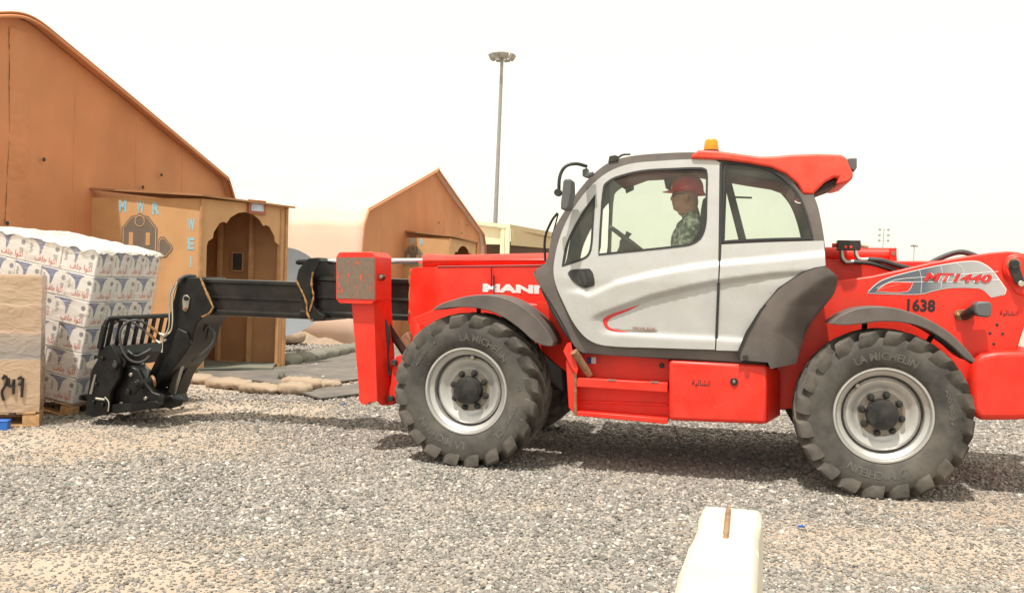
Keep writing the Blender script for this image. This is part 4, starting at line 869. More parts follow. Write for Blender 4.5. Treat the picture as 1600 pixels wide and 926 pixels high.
tube('grey_hose', [P(327, 510, .1), P(335, 520, .1), P(332, 536, .1), P(320, 549, .1), P(300, 564, .1)], .013, 'hose_rubber', tele, 6)
# ---- stabiliser leg with worn foot pad, folded up
lg = sheet('stabiliser_leg', [[(549, 466), (586, 466), (589, 418), (594, 424), (597, 490), (601, 555), (603, 618), (600, 633), (594, 632), (590, 627), (577, 627.5), (571, 632), (564, 630), (560, 623), (561, 612)]], lambda x, y: P(x, y, .86 - .10 * max(0, (x - (584 + (y - 470) * .035)) / 14)), 7, .24, 'red_paint', tele, angle=28, lines=[[(584, 470), (589.3, 622)]])
mprism('foot_pad', [(525, 402), (530, 394), (581, 393.5), (587, 401), (587, 469), (580, 475), (531, 473.5), (525, 467)], .93, .55, 'red_paint', tele, .004)
bm = bmesh.new(); q = [P(x, y, .9335) for x, y in ((526, 402), (585.5, 402), (585.5, 467.5), (526.5, 466))]; add_prism(bm, q, Vector((0, -.003, 0))); finish('worn_pad_face', bm, 'worn_pad', tele)
disc_y('pad_pin', P(594.5, 433, .80), .028, .1, 'hub_black', tele); disc_y('pad_pin', P(594.5, 433, .86), .016, .03, 'steel', tele)
br = mprism('stabiliser_bracket', [(641, 540), (652, 505), (660, 520), (660, 585), (640, 590), (628, 590), (622, 615), (614, 632), (603, 634), (602, 622), (610, 600), (613, 572), (618, 557), (630, 553)], .70, .55, 'red_paint', tele, .01)
for q in ((616, 566), (611, 622)): disc_y('pin', P(*q, .715), .026, .05, 'hub_black', br)
tube('stabiliser_cylinder', [P(601, 500, .6), P(612, 520, .55), P(634, 553, .5)], .033, 'hub_black', tele, 0, 12); tube('stabiliser_hose', [P(600, 500, .7), P(606, 520, .68), P(604, 560, .68), P(607, 585, .68)], .022, 'hose_rubber', tele, 5)
mprism('cylinder_mount', [(622, 530), (636, 518), (642, 530), (640, 552), (626, 548)], .5, .4, 'rust_steel', tele, .01)
# ---- fenders over the wheels
fe = mprism('fender', [(675, 485), (684, 477), (696, 472), (722, 464), (757, 460), (791, 466), (822, 483), (848, 507), (864, 533), (863, 541), (850, 540), (834, 533), (809, 511), (778, 491), (748, 482), (714, 480)], 1.19, .80, 'grey_plastic', tele, .012, 3)
tube('fender_strut', [P(748, 480, 1.0), P(748, 500, .95)], .018, 'black_rubber', fe, 0, 8)
fe2 = mprism('fender', [(1296, 506), (1305, 498), (1317, 490.5), (1339, 482), (1366, 479), (1396, 480.5), (1430, 490), (1460, 504), (1487, 522), (1510, 545), (1524, 562), (1522, 567), (1509, 560), (1487, 540), (1457, 519), (1428, 507), (1396, 502.5), (1369, 502.5), (1344, 506), (1317, 508)], 1.19, .78, 'grey_plastic', tele, .012, 3)
for a_, b_ in (((1351, 504), (1350, 520)), ((1459, 520), (1450, 534))): tube('fender_strut', [P(*a_, 1.0), P(*b_, .8)], .020, 'black_rubber', fe2, 0, 8)
tube('fender_strut', [P(1460, 524, 1.05), P(1486, 543, 1.05), P(1520, 565, 1.05)], .02, 'black_rubber', fe2, 0, 8)
# ---- steps and tank under the door
mprism('step_back_panel', [(899, 550), (1046, 556), (1046, 657), (899, 648)], .90, .30, 'red_paint', tele, .006)
for pts_ in ([(898, 590), (1043, 598), (1043, 613), (898, 604)], [(898, 642), (1043, 654), (1043, 662.5), (898, 649)]): mprism('step_tread', pts_, 1.07, .88, 'red_paint', tele, .006)
mprism('step_tread_rib', [(900, 625), (1043, 630), (1043, 634), (900, 629)], .915, .89, 'red_paint', tele, .004)
for x in (956, 1023): mprism('hinge', [(x - 6, 592 + (x - 956) * .045), (x + 6, 592.6 + (x - 956) * .045), (x + 6, 595 + (x - 956) * .045), (x - 6, 594.4 + (x - 956) * .045)], 1.074, 1.068, 'steel', tele, 0)
mprism('step_side_plate', [(884, 562), (899, 553), (900, 651), (893, 642), (888, 636)], 1.07, .60, 'red_paint', tele, .006)
bm = bmesh.new(); path = [P(899, y, 1.073) for y in range(577, 650, 4)]; add_tube(bm, path, [.010 * (1 + .6 * noise.noise(p * 30)) for p in path], 6); finish('scuffed_edge', bm, 'rust_steel', tele)
sheet('tow_bracket', [[(880, 548), (886, 536), (892, 534), (894, 546), (903, 575), (901, 585), (893, 574)]], lambda x, y: P(x, y, 1.09), 6, .02, 'red_paint', tele)
tube('tow_pin', [P(897, 549, 1.11), P(921, 586, 1.0)], .030, 'rust_steel', tele, 0, 14)
tk = mprism('tank_cover', [(1045, 562), (1199, 570), (1199, 663), (1045, 657)], 1.085, .2, 'red_paint', tele, .03, 0, 3)
sheet('tank_corner', [[(1197, 572), (1219, 580), (1219, 648), (1197, 661)]], lambda x, y: P(x, y, 1.06 - .30 * (x - 1197) / 22), 8, .03, 'red_paint', tele)
disc_y('lock', P(1147, 596, 1.09), .028, .016, 'hub_black', tk); disc_y('lock_core', P(1147, 596, 1.10), .012, .012, 'steel', tk); disc_y('lock', P(1034, 571, .905), .02, .012, 'hub_black', tele)
def txt(body, x, y, wpx, hpx, v_, m_, par, nm='lettering', **kw):
    a_ = P(x, y, v_); b_ = P(x + wpx, y - hpx, v_); return text_on(nm, body, lambda tx, ty, tz: Vector((a_.x + tx, -v_, a_.z + ty)), b_.x - a_.x, (a_.z - P(x, y + hpx, v_).z), m_, par, **kw)
txt(AR_CONSTRUCTION, 1081, 604, 29, 12, 1.087, 'black_print', tk, bold=.01)
for k, c_n in enumerate(('blue_print', 'white_print', 'red_print')):
    bm = bmesh.new(); add_prism(bm, [P(x, y, .905) for x, y in ((917 + k * 7, 557.5), (924 + k * 7, 557.8), (924 + k * 7, 567.8), (917 + k * 7, 567.5))], Vector((0, .003, 0))); finish('flag_sticker', bm, c_n, tele)
# ---- cab
def vb(z):
    if z < 1.0: return 1.06 + .04 * max(0, min(1, (z - .7) / .3))
    return 1.10 if z < 1.5 else 1.10 - .14 * ((z - 1.5) / .9) ** 1.1
R1 = [(906, 455), (919, 461), (940, 452), (962, 442), (1014, 429), (1079, 417), (1118, 412), (1200, 405), (1289, 396)]
R2 = [(925, 496), (962, 483), (1014, 464), (1079, 448), (1118, 440), (1209, 428), (1290, 421)]
R3 = [(930, 516), (945, 519.5), (1027, 525), (1118, 529), (1160, 532)]
def yat(cv, x): return float(np.interp(x, [p[0] for p in cv], [p[1] for p in cv]))
def sst(a, b_, x): t_ = max(0, min(1, (x - a) / (b_ - a))); return t_ * t_ * (3 - 2 * t_)
def groove(x, y):
    y1, y2, y3 = yat(R1, x), yat(R2, x), yat(R3, x)
    k1 = sst(875, 912, x); k2 = sst(915, 950, x) * (1 - .5 * sst(1150, 1280, x)); k3 = sst(930, 960, x)
    return .025 * k1 * sst(-5, 4, y - y1) - .036 * k2 * sst(-3, 5, y - y2) + .020 * k3 * sst(-6, 4, y - y3)
def CV(x, y): return vb(P(x, y, 1.08).z)
def f_door(x, y): return P(x, y, CV(x, y) + groove(x, y))
def f_off(o): return lambda x, y: P(x, y, CV(x, y) + o)
OUT = smooth_loop([(833, 428), (837, 421), (852, 411), (865, 360), (885, 325), (906, 295), (928, 271), (954, 252.5), (988, 243.5), (1040, 239), (1090, 238), (1130, 242), (1200, 257), (1232, 271), (1254, 302), (1271, 303), (1279, 326), (1288, 374), (1291, 417), (1256, 428), (1217, 454), (1190, 489), (1170, 523), (1160, 566), (1100, 562), (910, 551), (895, 537), (885, 516), (863, 477), (846, 451), (838, 438)])
DOOR = smooth_loop([(865, 416), (874, 373), (891, 334), (919, 295), (950, 269), (985, 256), (1030, 251.5), (1079, 249), (1116, 250), (1126, 255), (1126.5, 262), (1124.5, 373), (1121, 460), (1117, 546), (1020, 543), (945, 539.5), (919, 530), (898, 507), (880, 472), (868, 443)])
WIN = smooth_loop([(935, 398.5), (938, 345), (943, 291), (950, 283), (963, 276), (1001, 266.5), (1050, 263), (1096, 262), (1104, 265), (1105.5, 275), (1104.5, 320), (1103, 351), (1096, 371), (1083, 381), (1065, 385)])
QUA = smooth_loop([(878, 416), (885, 381), (904, 342), (930, 304), (927, 350), (923.5, 390), (915, 403)])
REARW = smooth_loop([(1127, 378), (1129, 320), (1131.5, 253.5), (1165, 256), (1200, 263), (1215, 270), (1230, 282), (1248, 304), (1261, 335), (1271, 373), (1200, 374.5)])
RLOW = smooth_loop([(1127, 382), (1200, 378.5), (1287, 376), (1290, 416), (1272, 419), (1256, 425), (1217, 451), (1188, 486), (1166, 520), (1154, 548), (1119, 547), (1123, 460), (1126, 400)])
def shrink(l, d):
    n_ = len(l); out = []
    for i in range(n_):
        a_, b_ = Vector(l[i - 1]), Vector(l[(i + 1) % n_]); t_ = (b_ - a_).normalized(); out.append((l[i][0] - t_.y * d, l[i][1] + t_.x * d))
    ar = lambda q: abs(sum(q[i - 1][0] * q[i][1] - q[i][0] * q[i - 1][1] for i in range(len(q))))
    if (ar(out) > ar(l)) == (d > 0): return [(2 * a_[0] - b_[0], 2 * a_[1] - b_[1]) for a_, b_ in zip(l, out)]
    return out
shell = sheet('cab_shell', [OUT, WIN, QUA, REARW], f_off(-.022), 16, .05, 'grey_plastic', tele, angle=30, bevel=.004)
door = sheet('cab_door', [DOOR, WIN, QUA], f_door, 4.2, .024, 'white_paint', tele, angle=60)
rlow = sheet('cab_rear_panel', [RLOW], f_door, 4.2, .024, 'white_paint', tele, angle=60)
for lp, nm, pr in ((WIN, 'door_window', door), (QUA, 'quarter_window', door), (REARW, 'rear_window', shell)):
    g_ = sheet(nm, [lp], f_off(-.012), 20, 0, 'cab_glass', tele, angle=60); 
    sheet('rubber_seal', [shrink(lp, -.6), shrink(lp, 2.6)], f_off(.004 if pr is door else -.004), 6, .02, 'black_rubber', g_)
sheet('door_gap', [[(1124.2, 256), (1128.8, 256), (1127.5, 380), (1120.5, 547), (1116.5, 547), (1122.5, 400)]], f_off(.0015), 12, .004, 'black_rubber', tele)
hn = sheet('door_handle', [smooth_loop([(887, 427), (891, 422), (900, 420.5), (921, 419.5), (926, 426), (929, 440), (928, 446), (914, 450), (904, 446), (894, 438)])], f_off(.006), 6, .012, 'hub_black', door)
sheet('lever', [smooth_loop([(905, 423), (913, 423), (918, 444), (913, 446)])], f_off(.02), 5, .014, 'dark_inside', hn)
# PRIVILEGE swoosh on the door
SW = [(942, 502), (944, 497), (952, 492), (975, 484), (1002, 475), (980, 486), (957, 495), (950, 501), (949, 507), (954, 512), (968, 515), (990, 517), (975, 518.5), (955, 516.5), (946, 511)]
fd = lambda e: (lambda x, y: f_door(x, y) + Vector((0, -e, 0)))
sheet('red_swoosh', [smooth_loop(SW)], fd(.003), 4, 0, 'red_print', door)
sheet('grey_swoosh', [smooth_loop([(958, 512), (975, 514), (1005, 515), (1028, 515.5), (1024, 518.5), (990, 518), (968, 516)])], fd(.0035), 4, 0, 'decal_grey_flat' if 'decal_grey_flat' in MATS else 'steel', door)
pa = f_door(989, 514.5); pb_ = f_door(1024, 516)
text_on('lettering', 'PRIVILEGE', lambda tx, ty, tz: Vector((pa.x + tx, f_door(1000, 512).y - .006, pa.z + ty)), pb_.x - pa.x, .020, 'maroon_print', door)
# cab rear fender in two facets
CRE = [Vector(p) for p in ((1200, 590), (1206, 560), (1212, 520), (1236, 476), (1275, 446), (1300, 432))]
def f_fend(x, y):
    xc = float(np.interp(y, [p.y for p in reversed(CRE)], [p.x for p in reversed(CRE)]))
    q = x - xc + 10; q = max(0.0, q) ** 2 / 40 if q < 20 else q - 10
    return P(x, y, 1.135 - .0040 * q - .015 * sst(0, 60, 1215 - x + (y - 520) * .2))
cf = sheet('cab_rear_fender', [smooth_loop([(1290, 417), (1309, 432), (1307, 448), (1302, 461), (1285, 482), (1269, 502), (1259, 520), (1252, 541), (1244, 568), (1204, 576), (1200, 566), (1154, 562), (1154, 549), (1166, 521), (1188, 487), (1217, 452), (1256, 426), (1272, 420)])], f_fend, 5, .03, 'grey_plastic', tele, angle=50)
disc_y('fender_bolt', P(1165, 558, 1.14), .02, .012, 'hub_black', cf)
sheet('fender_seam', [[(1156, 562), (1153, 562), (1153, 548), (1165, 519), (1187, 484), (1216, 449.5), (1255, 423.5), (1272, 418), (1290, 414.8), (1290, 417.6), (1272, 420.5), (1257, 426), (1218.5, 452), (1189.5, 487), (1168, 521), (1156, 549)]], f_off(.034), 8, .03, 'black_rubber', tele)
# far side of the cab, roof, windshield, floor, inside
FARV = .20
def f_far(x, y): p = P(x, y, CV(x, y)); p.y = -FARV; return p
sheet('cab_far_side', [OUT, shrink(WIN, -3), shrink(QUA, -2), shrink(REARW, 4)], f_far, 18, .04, 'interior_grey', tele, angle=30)
for lp, nm in ((WIN, 'far_window'), (REARW, 'far_window')): sheet(nm, [shrink(lp, -3 if lp is WIN else 4)], lambda x, y: f_far(x, y) + Vector((0, .02, 0)), 20, 0, 'cab_glass', tele)
def strip(name, pxs, m_, n_=8, crown=.0, inset=.0, v0=None, v1=FARV, th=0.0, par=None):
    path = catmull([(x, y, 0) for x, y in pxs], 5); bm = bmesh.new(); rows = []
    for q in path:
        p = P(q.x, q.y, CV(q.x, q.y) - .03); rw = []
        for k in range(n_ + 1):
            s = k / n_; rw.append(bm.verts.new((p.x - crown * sin(pi * s) * .8, p.y + (-v1 - p.y) * s, p.z - inset + crown * sin(pi * s) * .3)))
        rows.append(rw)
    for r0, r1 in zip(rows[:-1], rows[1:]):
        for k in range(n_): bm.faces.new((r0[k], r0[k + 1], r1[k + 1], r1[k]))
    o = finish(name, bm, m_, par or tele, angle=50)
    if th: md = o.modifiers.new('thick', 'SOLIDIFY'); md.thickness = th; md.offset = -1
    return o
strip('windshield', [(853, 412), (866, 361), (886, 327), (907, 297), (929, 273), (955, 255)], 'cab_glass', crown=.05)
strip('roof_panel', [(954, 254), (988, 245), (1040, 240.5), (1095, 239.5), (1135, 244), (1200, 258), (1232, 272), (1252, 300)], 'grey_plastic', crown=.0, th=.04)
strip('rear_glass', [(1262, 306), (1272, 330), (1282, 374)], 'cab_glass'); strip('cab_rear_wall', [(1283, 374), (1285, 414), (1235, 460), (1200, 540)], 'dark_inside', th=.03)
strip('cab_front_wall', [(852, 413), (848, 440), (863, 476), (886, 516), (910, 549)], 'dark_inside', th=.03); strip('cab_floor', [(905, 546), (1100, 558), (1195, 563)], 'dark_inside', th=.03)
rr_ = mprism('red_roof', [(1079, 247.5), (1082, 241), (1092, 234), (1122, 235.5), (1157, 240.5), (1187, 244.5), (1209, 244), (1235, 241.5), (1278, 240), (1314, 241.5), (1323, 246), (1327, 258), (1334, 271), (1332, 279), (1327, 284), (1315, 287.5), (1306, 288), (1311, 277), (1304, 277), (1290, 284), (1270, 304), (1254, 303), (1246, 287), (1228, 271.5), (1205, 261.5), (1170, 255), (1131, 249.5)], .985, .24, 'roof_red', tele, .022, 0, 3)
mprism('roof_hollow', [(1272, 303), (1290, 286), (1306, 279), (1311, 278.5), (1304, 290), (1285, 297)], .90, .30, 'dark_inside', tele, .004)
mprism('work_light', [(1322, 249), (1328, 247), (1339, 247), (1339, 262), (1335, 268), (1327, 262)], .93, .80, 'grey_mirror', tele, .006)
bc = lathe('beacon_base', [(0, 0), (.062, 0), (.062, .02), (0, .02)], 'black_rubber', tele, 24, 'Z', P(1111, 237, .72) + Vector((0, 0, -.01)))
q = P(1111, 236, .72); lathe('beacon_lens', [(.058, .0), (.058, .02), (.052, .07), (.044, .085), (.03, .092), (0, .094)], 'amber_lens', bc, 28, 'Z', q)
# cab inside
mprism('seat_back', [(1098, 312), (1108, 306), (1116, 310), (1120, 350), (1118, 440), (1092, 440), (1093, 360)], .82, .42, 'dark_inside', tele, .03, 3)
mprism('seat_cushion', [(1020, 438), (1100, 436), (1116, 448), (1112, 466), (1024, 464)], .86, .38, 'dark_inside', tele, .03)
mprism('seat_base', [(1040, 464), (1104, 465), (1100, 556), (1044, 553)], .80, .44, 'dark_inside', tele, .02)
mprism('dashboard', [(858, 430), (880, 412), (905, 414), (930, 440), (925, 545), (905, 545)], .98, .26, 'interior_grey', tele, .03)
col_ = tube('steering_column', [P(935, 470, .62), P(975, 385, .62)], .035, 'interior_grey', tele, 0, 12)
mprism('column_cowl', [(968, 376), (974, 368), (996, 388), (1010, 400), (985, 402), (966, 400)], .68, .56, 'interior_grey', tele, .012)
cw_ = P(981, 375, .62); axis = (P(981, 375, .62) - P(968, 392, .62)).normalized(); axis.y = 0
s1 = Vector((0, 1, 0)); s2 = axis.cross(s1).normalized()
bm = bmesh.new(); add_tube(bm, [cw_ + (s1 * cos(a) + s2 * sin(a)) * .17 for a in [2 * pi * k / 32 for k in range(33)]], .016, 8, False)
for a in (0.5, 2.6, 4.7): beam(bm, cw_, cw_ + (s1 * cos(a) + s2 * sin(a)) * .16, .03, .012, axis)
finish('steering_wheel', bm, 'interior_grey', tele)
kn = cw_ + s2 * .0 - s1 * .12
tube('steering_knob', [P(978, 372, .70), P(983, 363, .70)], [.014, .026], 'interior_grey', tele, 0, 10)
bar('inner_pillar', P(1137, 285, .30), P(1162, 382, .30), .06, .09, 'interior_grey', tele, .01, (0, 1, 0))
mprism('visor', [(1037, 279), (1064, 277), (1062, 297), (1050, 300), (1040, 294)], .30, .27, 'interior_grey', tele, .01)
mprism('inside_lamp', [(976, 291), (983, 288), (990, 290), (990, 296), (984, 299), (978, 302)], .32, .28, 'interior_grey', tele, .004)
mprism('headliner', [(955, 262), (990, 253), (1090, 248), (1130, 250), (1200, 265), (1236, 292), (1210, 283), (1165, 276), (1130, 270), (1085, 263), (1000, 268), (960, 283)], .93, .24, 'dark_inside', tele, .01)
for x, y in ((1143, 275), (1165, 273)): disc_y('roof_speaker', P(x, y, .6), .05, .02, 'dark_inside', tele)
tube('grab_rail', [P(1146, 308, .3), P(1175, 309, .3)], .008, 'interior_grey', tele, 0, 8)
# mirror, lamp, wiper, roof bits
ma = tube('mirror_arm', [P(917, 260, 1.12), P(900, 256, 1.17), P(884, 260, 1.2), P(875, 275, 1.22), P(873, 300, 1.22)], .013, 'hub_black', tele, 6)
mprism('mirror', [(880, 282), (884, 279), (892, 279.5), (892.5, 300), (889, 322), (885, 328), (876, 327), (876, 318)], 1.30, 1.10, 'grey_mirror', tele, .018, 0, 3)
disc_y('mirror_joint', P(872, 301, 1.22), .028, .05, 'hub_black', tele); mprism('mirror_mount', [(910, 265), (917, 262), (919, 270), (926, 268), (926, 272), (917, 277), (910, 275)], 1.12, 1.02, 'grey_mirror', tele, .004)
tube('wiper_arm', [P(852, 408, .86), P(851.5, 372, .88), P(862, 345, .9), P(871, 333, .92)], .010, 'black_rubber', tele, 3); tube('wiper_arm', [P(872, 334, .92), P(868, 350, .9), P(862, 372, .88)], .006, 'black_rubber', tele, 3)
mprism('roof_bracket', [(950, 254), (952, 244), (961, 242), (966, 244), (966, 251)], .95, .85, 'hub_black', tele, .004); tube('roof_wiper', [P(965, 247, .9), P(973, 242, .9), P(985, 241, .9)], .008, 'hub_black', tele, 3)
# ---- lettering and plates on the red work
txt('MANITOU', 754, 456, 168, 13.5, .305, 'white_print', tele, bold=.06)
for x, y0, y1 in ((768, 416, 448), (772, 430, 462)): tube('grab_wire', [P(x, y0, .33), P(x, y1, .36)], .006, 'hub_black', tele, 0, 6)
DV = .663
DEC = [(1356, 457), (1366, 447), (1378, 438.5), (1405, 429.5), (1453, 418), (1487, 411.7), (1508, 409), (1521, 408.5), (1532, 410.5), (1548, 420.5), (1562, 438.5), (1571.5, 452), (1569.5, 459), (1549, 463.4), (1543, 457), (1537, 452), (1527, 449), (1487, 448.5), (1460, 453), (1439, 458.4), (1396, 458.4)]
DEC = smooth_loop(DEC, 4, 40)
sheet('decal_border', [shrink(DEC, -1.3)], lambda x, y: P(x, y, DV), 12, 0, 'white_print', rp); dg = sheet('decal', [DEC], lambda x, y: P(x, y, DV + .002), 12, 0, 'decal_grey', rp)
DECAL_RANGE[0].inputs[1].default_value = P(1356, 440, DV).x; DECAL_RANGE[0].inputs[2].default_value = P(1571, 440, DV).x
LENS = smooth_loop([(1369, 455), (1387, 442.5), (1405, 440.5), (1427, 441), (1417, 455)], 4, 60)
sheet('decal_border', [shrink(LENS, -.8)], lambda x, y: P(x, y, DV + .003), 8, 0, 'white_print', rp); sheet('decal_lens', [LENS], lambda x, y: P(x, y, DV + .004), 8, 0, 'red_paint', rp)
for pts_ in ([(1437, 422), (1440, 436), (1439, 458)], [(1470, 415), (1473, 430), (1470, 450)], [(1495, 411), (1505, 421), (1506, 447)], [(1370, 450), (1400, 437), (1460, 432), (1560, 424)], [(1372, 452), (1420, 441), (1480, 441), (1562, 437)]):
    tube('decal_line', [P(x, y, DV + .0025) for x, y in pts_], .0018, 'white_print', rp, 5, 4)
for e, m_, bo_ in ((.005, 'white_print', .085), (.0065, 'maroon_print', .055), (.008, 'red_print', .035)): txt('MT1440', 1443, 439, 107, 13.5, DV + e, m_, rp, bold=bo_, shear=.25)
txt('1638', 1417, 486, 45, 20, DV, 'black_print', rp, bold=.035); txt(AR_CONSTRUCTION, 1562, 494, 29, 10, DV, 'black_print', rp, bold=.01)
for q in ((1558, 507), (1547, 520), (1567, 521), (1553, 537)): disc_y('bolt_hole', P(*q, DV), .011, .006, 'dark_inside', rp, 12)
ex = mprism('exhaust_flange', [(1492, 490), (1496, 485), (1508, 484), (1520, 487), (1523, 493), (1516, 499), (1500, 500), (1494, 496)], .69, .66, 'rust_steel', tele, .004, 2)
tube('exhaust_pipe', [P(1508, 493, .70), P(1514, 489, .76), P(1522, 484, .80), P(1530, 483, .82)], .036, 'hub_black', ex, 4, 14); mprism('exhaust_box', [(1524, 475), (1530, 471), (1546, 471), (1550, 475), (1549, 494), (1543, 496), (1528, 494), (1523, 488)], .87, .74, 'grey_mirror', ex, .012)
for q in ((1497, 491), (1517, 491)): disc_y('flange_bolt', P(*q, .70), .014, .02, 'brass', ex, 8)
pv = disc_y('pivot_boss', P(1591, 420, .68), .105, .05, 'red_paint', tele, 40, .02); mprism('pivot_ear', [(1568, 410), (1578, 398), (1600, 396), (1640, 410), (1640, 460), (1600, 462), (1588, 458), (1578, 445), (1570, 430)], .675, .60, 'red_paint', tele, .012, 3)
disc_y('pivot_ring', P(1584.5, 413, .705), .045, .02, 'rust_steel', pv); disc_y('pivot_pin', P(1584.5, 413, .72), .034, .04, 'hub_black', pv)
mprism('pin_lock_plate', [(1577, 418), (1592, 412), (1603, 446), (1594, 448), (1586, 442)], .725, .71, 'hub_black', pv, .004); disc_y('lock_bolt', P(1595, 443, .73), .022, .03, 'zinc', pv, 8)
# valve block, hoses and tube behind the cab
tube('boom_cylinder', [P(1288, 397.5, .10), P(1392, 399, .10)], .062, 'red_paint', tele, 0, 18)
mprism('cylinder_bracket', [(1391, 387), (1401, 387), (1402, 415), (1390, 415)], .20, .02, 'red_paint', tele, .006); disc_y('pin', P(1396.5, 396, .205), .018, .02, 'rust_steel', tele, 12)
vbk = mprism('valve_block', [(1309, 375), (1345, 375.5), (1345, 391), (1309, 390.5)], .40, .28, 'hub_black', tele, .004)
for x in (1321, 1329): disc_y('valve_plug', P(x, 386, .405), .013, .012, 'roof_red', vbk, 10)
for x in (1299, 1303): pass
tube('fitting', [P(1345, 383, .34), P(1357, 385, .34)], .020, 'zinc', vbk, 0, 8); tube('fitting', [P(1300, 383, .34), P(1309, 383, .34)], .016, 'roof_red', vbk, 0, 8)
tube('fitting', [P(1315, 391, .38), P(1316, 403, .38), P(1322, 410, .38), P(1334, 409, .38)], .020, 'steel', vbk, 3, 8); tube('fitting', [P(1337, 391, .38), P(1338, 399, .38), P(1343, 405, .38), P(1358, 405, .38)], .017, 'zinc', vbk, 3, 8)
tube('hydraulic_hose', [P(1334, 409, .38), P(1360, 411, .38), P(1385, 418, .36), P(1405, 425, .34), P(1430, 432, .3)], .020, 'hose_rubber', tele, 5); tube('hydraulic_hose', [P(1356, 405, .38), P(1378, 407, .38), P(1400, 414, .36), P(1420, 419, .34), P(1450, 424, .3)], .021, 'hose_rubber', tele, 5)
tube('hydraulic_hose', [P(1452, 412, .2), P(1470, 403, .2), P(1490, 395.5, .2), P(1505, 394, .2), P(1522, 399, .2), P(1540, 408, .2)], .022, 'hose_rubber', tele, 5)

for q, v_ in (((160, 560), .57), ((150, 600), .57), ((146, 628), .57), ((160, 632), .57), ((205, 585), .47), ((190, 630), .47), ((228, 622), .47)): disc_y('plate_bolt', P(*q, v_), .018, .03, 'steel' if v_ < .5 else 'black_paint', cr, 8)
tube('carriage_hose', [P(222, 566, .36), P(232, 578, .38), P(228, 594, .40), P(214, 604, .42)], .014, 'hose_rubber', tele, 5)
tube('carriage_hose', [P(200, 548, .34), P(212, 556, .36), P(224, 552, .34), P(236, 545, .30)], .013, 'hose_rubber', tele, 5)
bar('fork_shank', P(143, 640, .40), P(157, 556, .40), .10, .05, 'black_paint', tele, .006, (0, 1, 0)); bar('fork_shank', P(143, 640, -.30), P(157, 556, -.30), .10, .05, 'black_paint', tele, .006, (0, 1, 0))
mprism('fork_hook', [(134, 566), (152, 560), (152, 572), (146, 576), (134, 574)], .54, .44, 'steel', tele, .004)
mprism('scuffed_strip', [(139, 615), (147, 585), (150, 585), (143, 616)], .575, .555, 'steel', cr, .002)

# ================================================================== DRIVER
drv = empty('person', 'driver in camouflage uniform, red hard hat and dark glasses seated in the cab', 'person', None, MM)
pc_ = P(1071, 300, .62)                                              # head, inside the hat
PU, PZ, PY = pc_.x, pc_.z, -.62
parts = []
def ell(bm, c, r_, rot=0.0, seg=20):
    m_ = Matrix.Translation(Vector((PU + c[0], PY + c[1], PZ + c[2]))) @ Matrix.Rotation(rot, 4, 'Y') @ Matrix.Diagonal((*r_, 1)); bmesh.ops.create_uvsphere(bm, u_segments=seg, v_segments=seg // 2 + 2, radius=1, matrix=m_)
def caps(bm, a_, b_, r0, r1):
    a_, b_ = Vector(a_), Vector(b_); base = Vector((PU, PY, PZ)); n_ = max(4, int((b_ - a_).length / (min(r0, r1) * .45)))
    for k in range(n_ + 1):
        s = k / n_; p = a_.lerp(b_, s); r_ = r0 + (r1 - r0) * s; bmesh.ops.create_icosphere(bm, subdivisions=2, radius=r_, matrix=Matrix.Translation(base + p))
bm = bmesh.new()
ell(bm, (.0, 0, -.02), (.102, .080, .118)); ell(bm, (-.022, 0, -.085), (.080, .066, .066)); ell(bm, (-.058, 0, -.122), (.038, .042, .032)); ell(bm, (.0, 0, -.105), (.07, .066, .05)); ell(bm, (-.100, 0, -.055), (.022, .016, .020), .5); ell(bm, (-.090, 0, -.035), (.02, .012, .028))
ell(bm, (-.085, 0, -.088), (.020, .027, .012)); ell(bm, (-.085, 0, -.100), (.018, .024, .010)); ell(bm, (.012, -.076, -.045), (.022, .012, .034)); ell(bm, (.012, .076, -.045), (.022, .012, .034)); ell(bm, (.05, 0, -.08), (.055, .06, .07))
caps(bm, (.025, 0, -.09), (.05, 0, -.19), .066, .075); ell(bm, (.03, 0, -.165), (.085, .085, .035))
caps(bm, (.06, -.10, -.235), (.06, .10, -.235), .080, .080)          # shoulders
caps(bm, (.06, -.18, -.265), (.06, .18, -.265), .074, .074)
for s in (-.075, .075): caps(bm, (.05, s, -.32), (.075, s * .9, -.70), .125, .115)
ell(bm, (.03, 0, -.40), (.135, .19, .17)); ell(bm, (.0, 0, -.58), (.15, .165, .15))
for s in (-1, 1):
    sh, el, wr = (.06, s * .215, -.285), (-.02, s * .26, -.56), (-.26, s * .19, -.60)
    caps(bm, sh, el, .076, .060); caps(bm, el, wr, .052, .036)
    hc = Vector(wr) + Vector((-.06, 0, -.01)); caps(bm, wr, hc, .034, .036)
    for k in range(4):
        y = s * .19 + (k - 1.5) * .021; f0 = hc + Vector((-.025, (k - 1.5) * .021, 0)); f1 = f0 + Vector((-.035 - .006 * (k in (1, 2)), 0, -.005)); f2 = f1 + Vector((-.012, 0, -.032)); caps(bm, f0, f1, .0105, .010); caps(bm, f1, f2, .010, .0085)
    caps(bm, hc + Vector((.01, -s * .03, .005)), hc + Vector((-.03, -s * .058, .0)), .012, .010)
    caps(bm, (.06, s * .10, -.74), (-.36, s * .13, -.76), .095, .068); caps(bm, (-.36, s * .13, -.76), (-.42, s * .13, -1.13), .064, .045); caps(bm, (-.42, s * .13, -1.15), (-.56, s * .13, -1.17), .05, .04)
me = bpy.data.meshes.new('body'); bm.to_mesh(me); bm.free()
tmp = bpy.data.objects.new('body', me); COL.objects.link(tmp); md = tmp.modifiers.new('r', 'REMESH'); md.mode = 'VOXEL'; md.voxel_size = .0085; ms = tmp.modifiers.new('s', 'SMOOTH'); ms.factor = .5; ms.iterations = 3
bpy.context.view_layer.update(); me2 = bpy.data.meshes.new_from_object(tmp.evaluated_get(bpy.context.evaluated_depsgraph_get())); bpy.data.objects.remove(tmp)
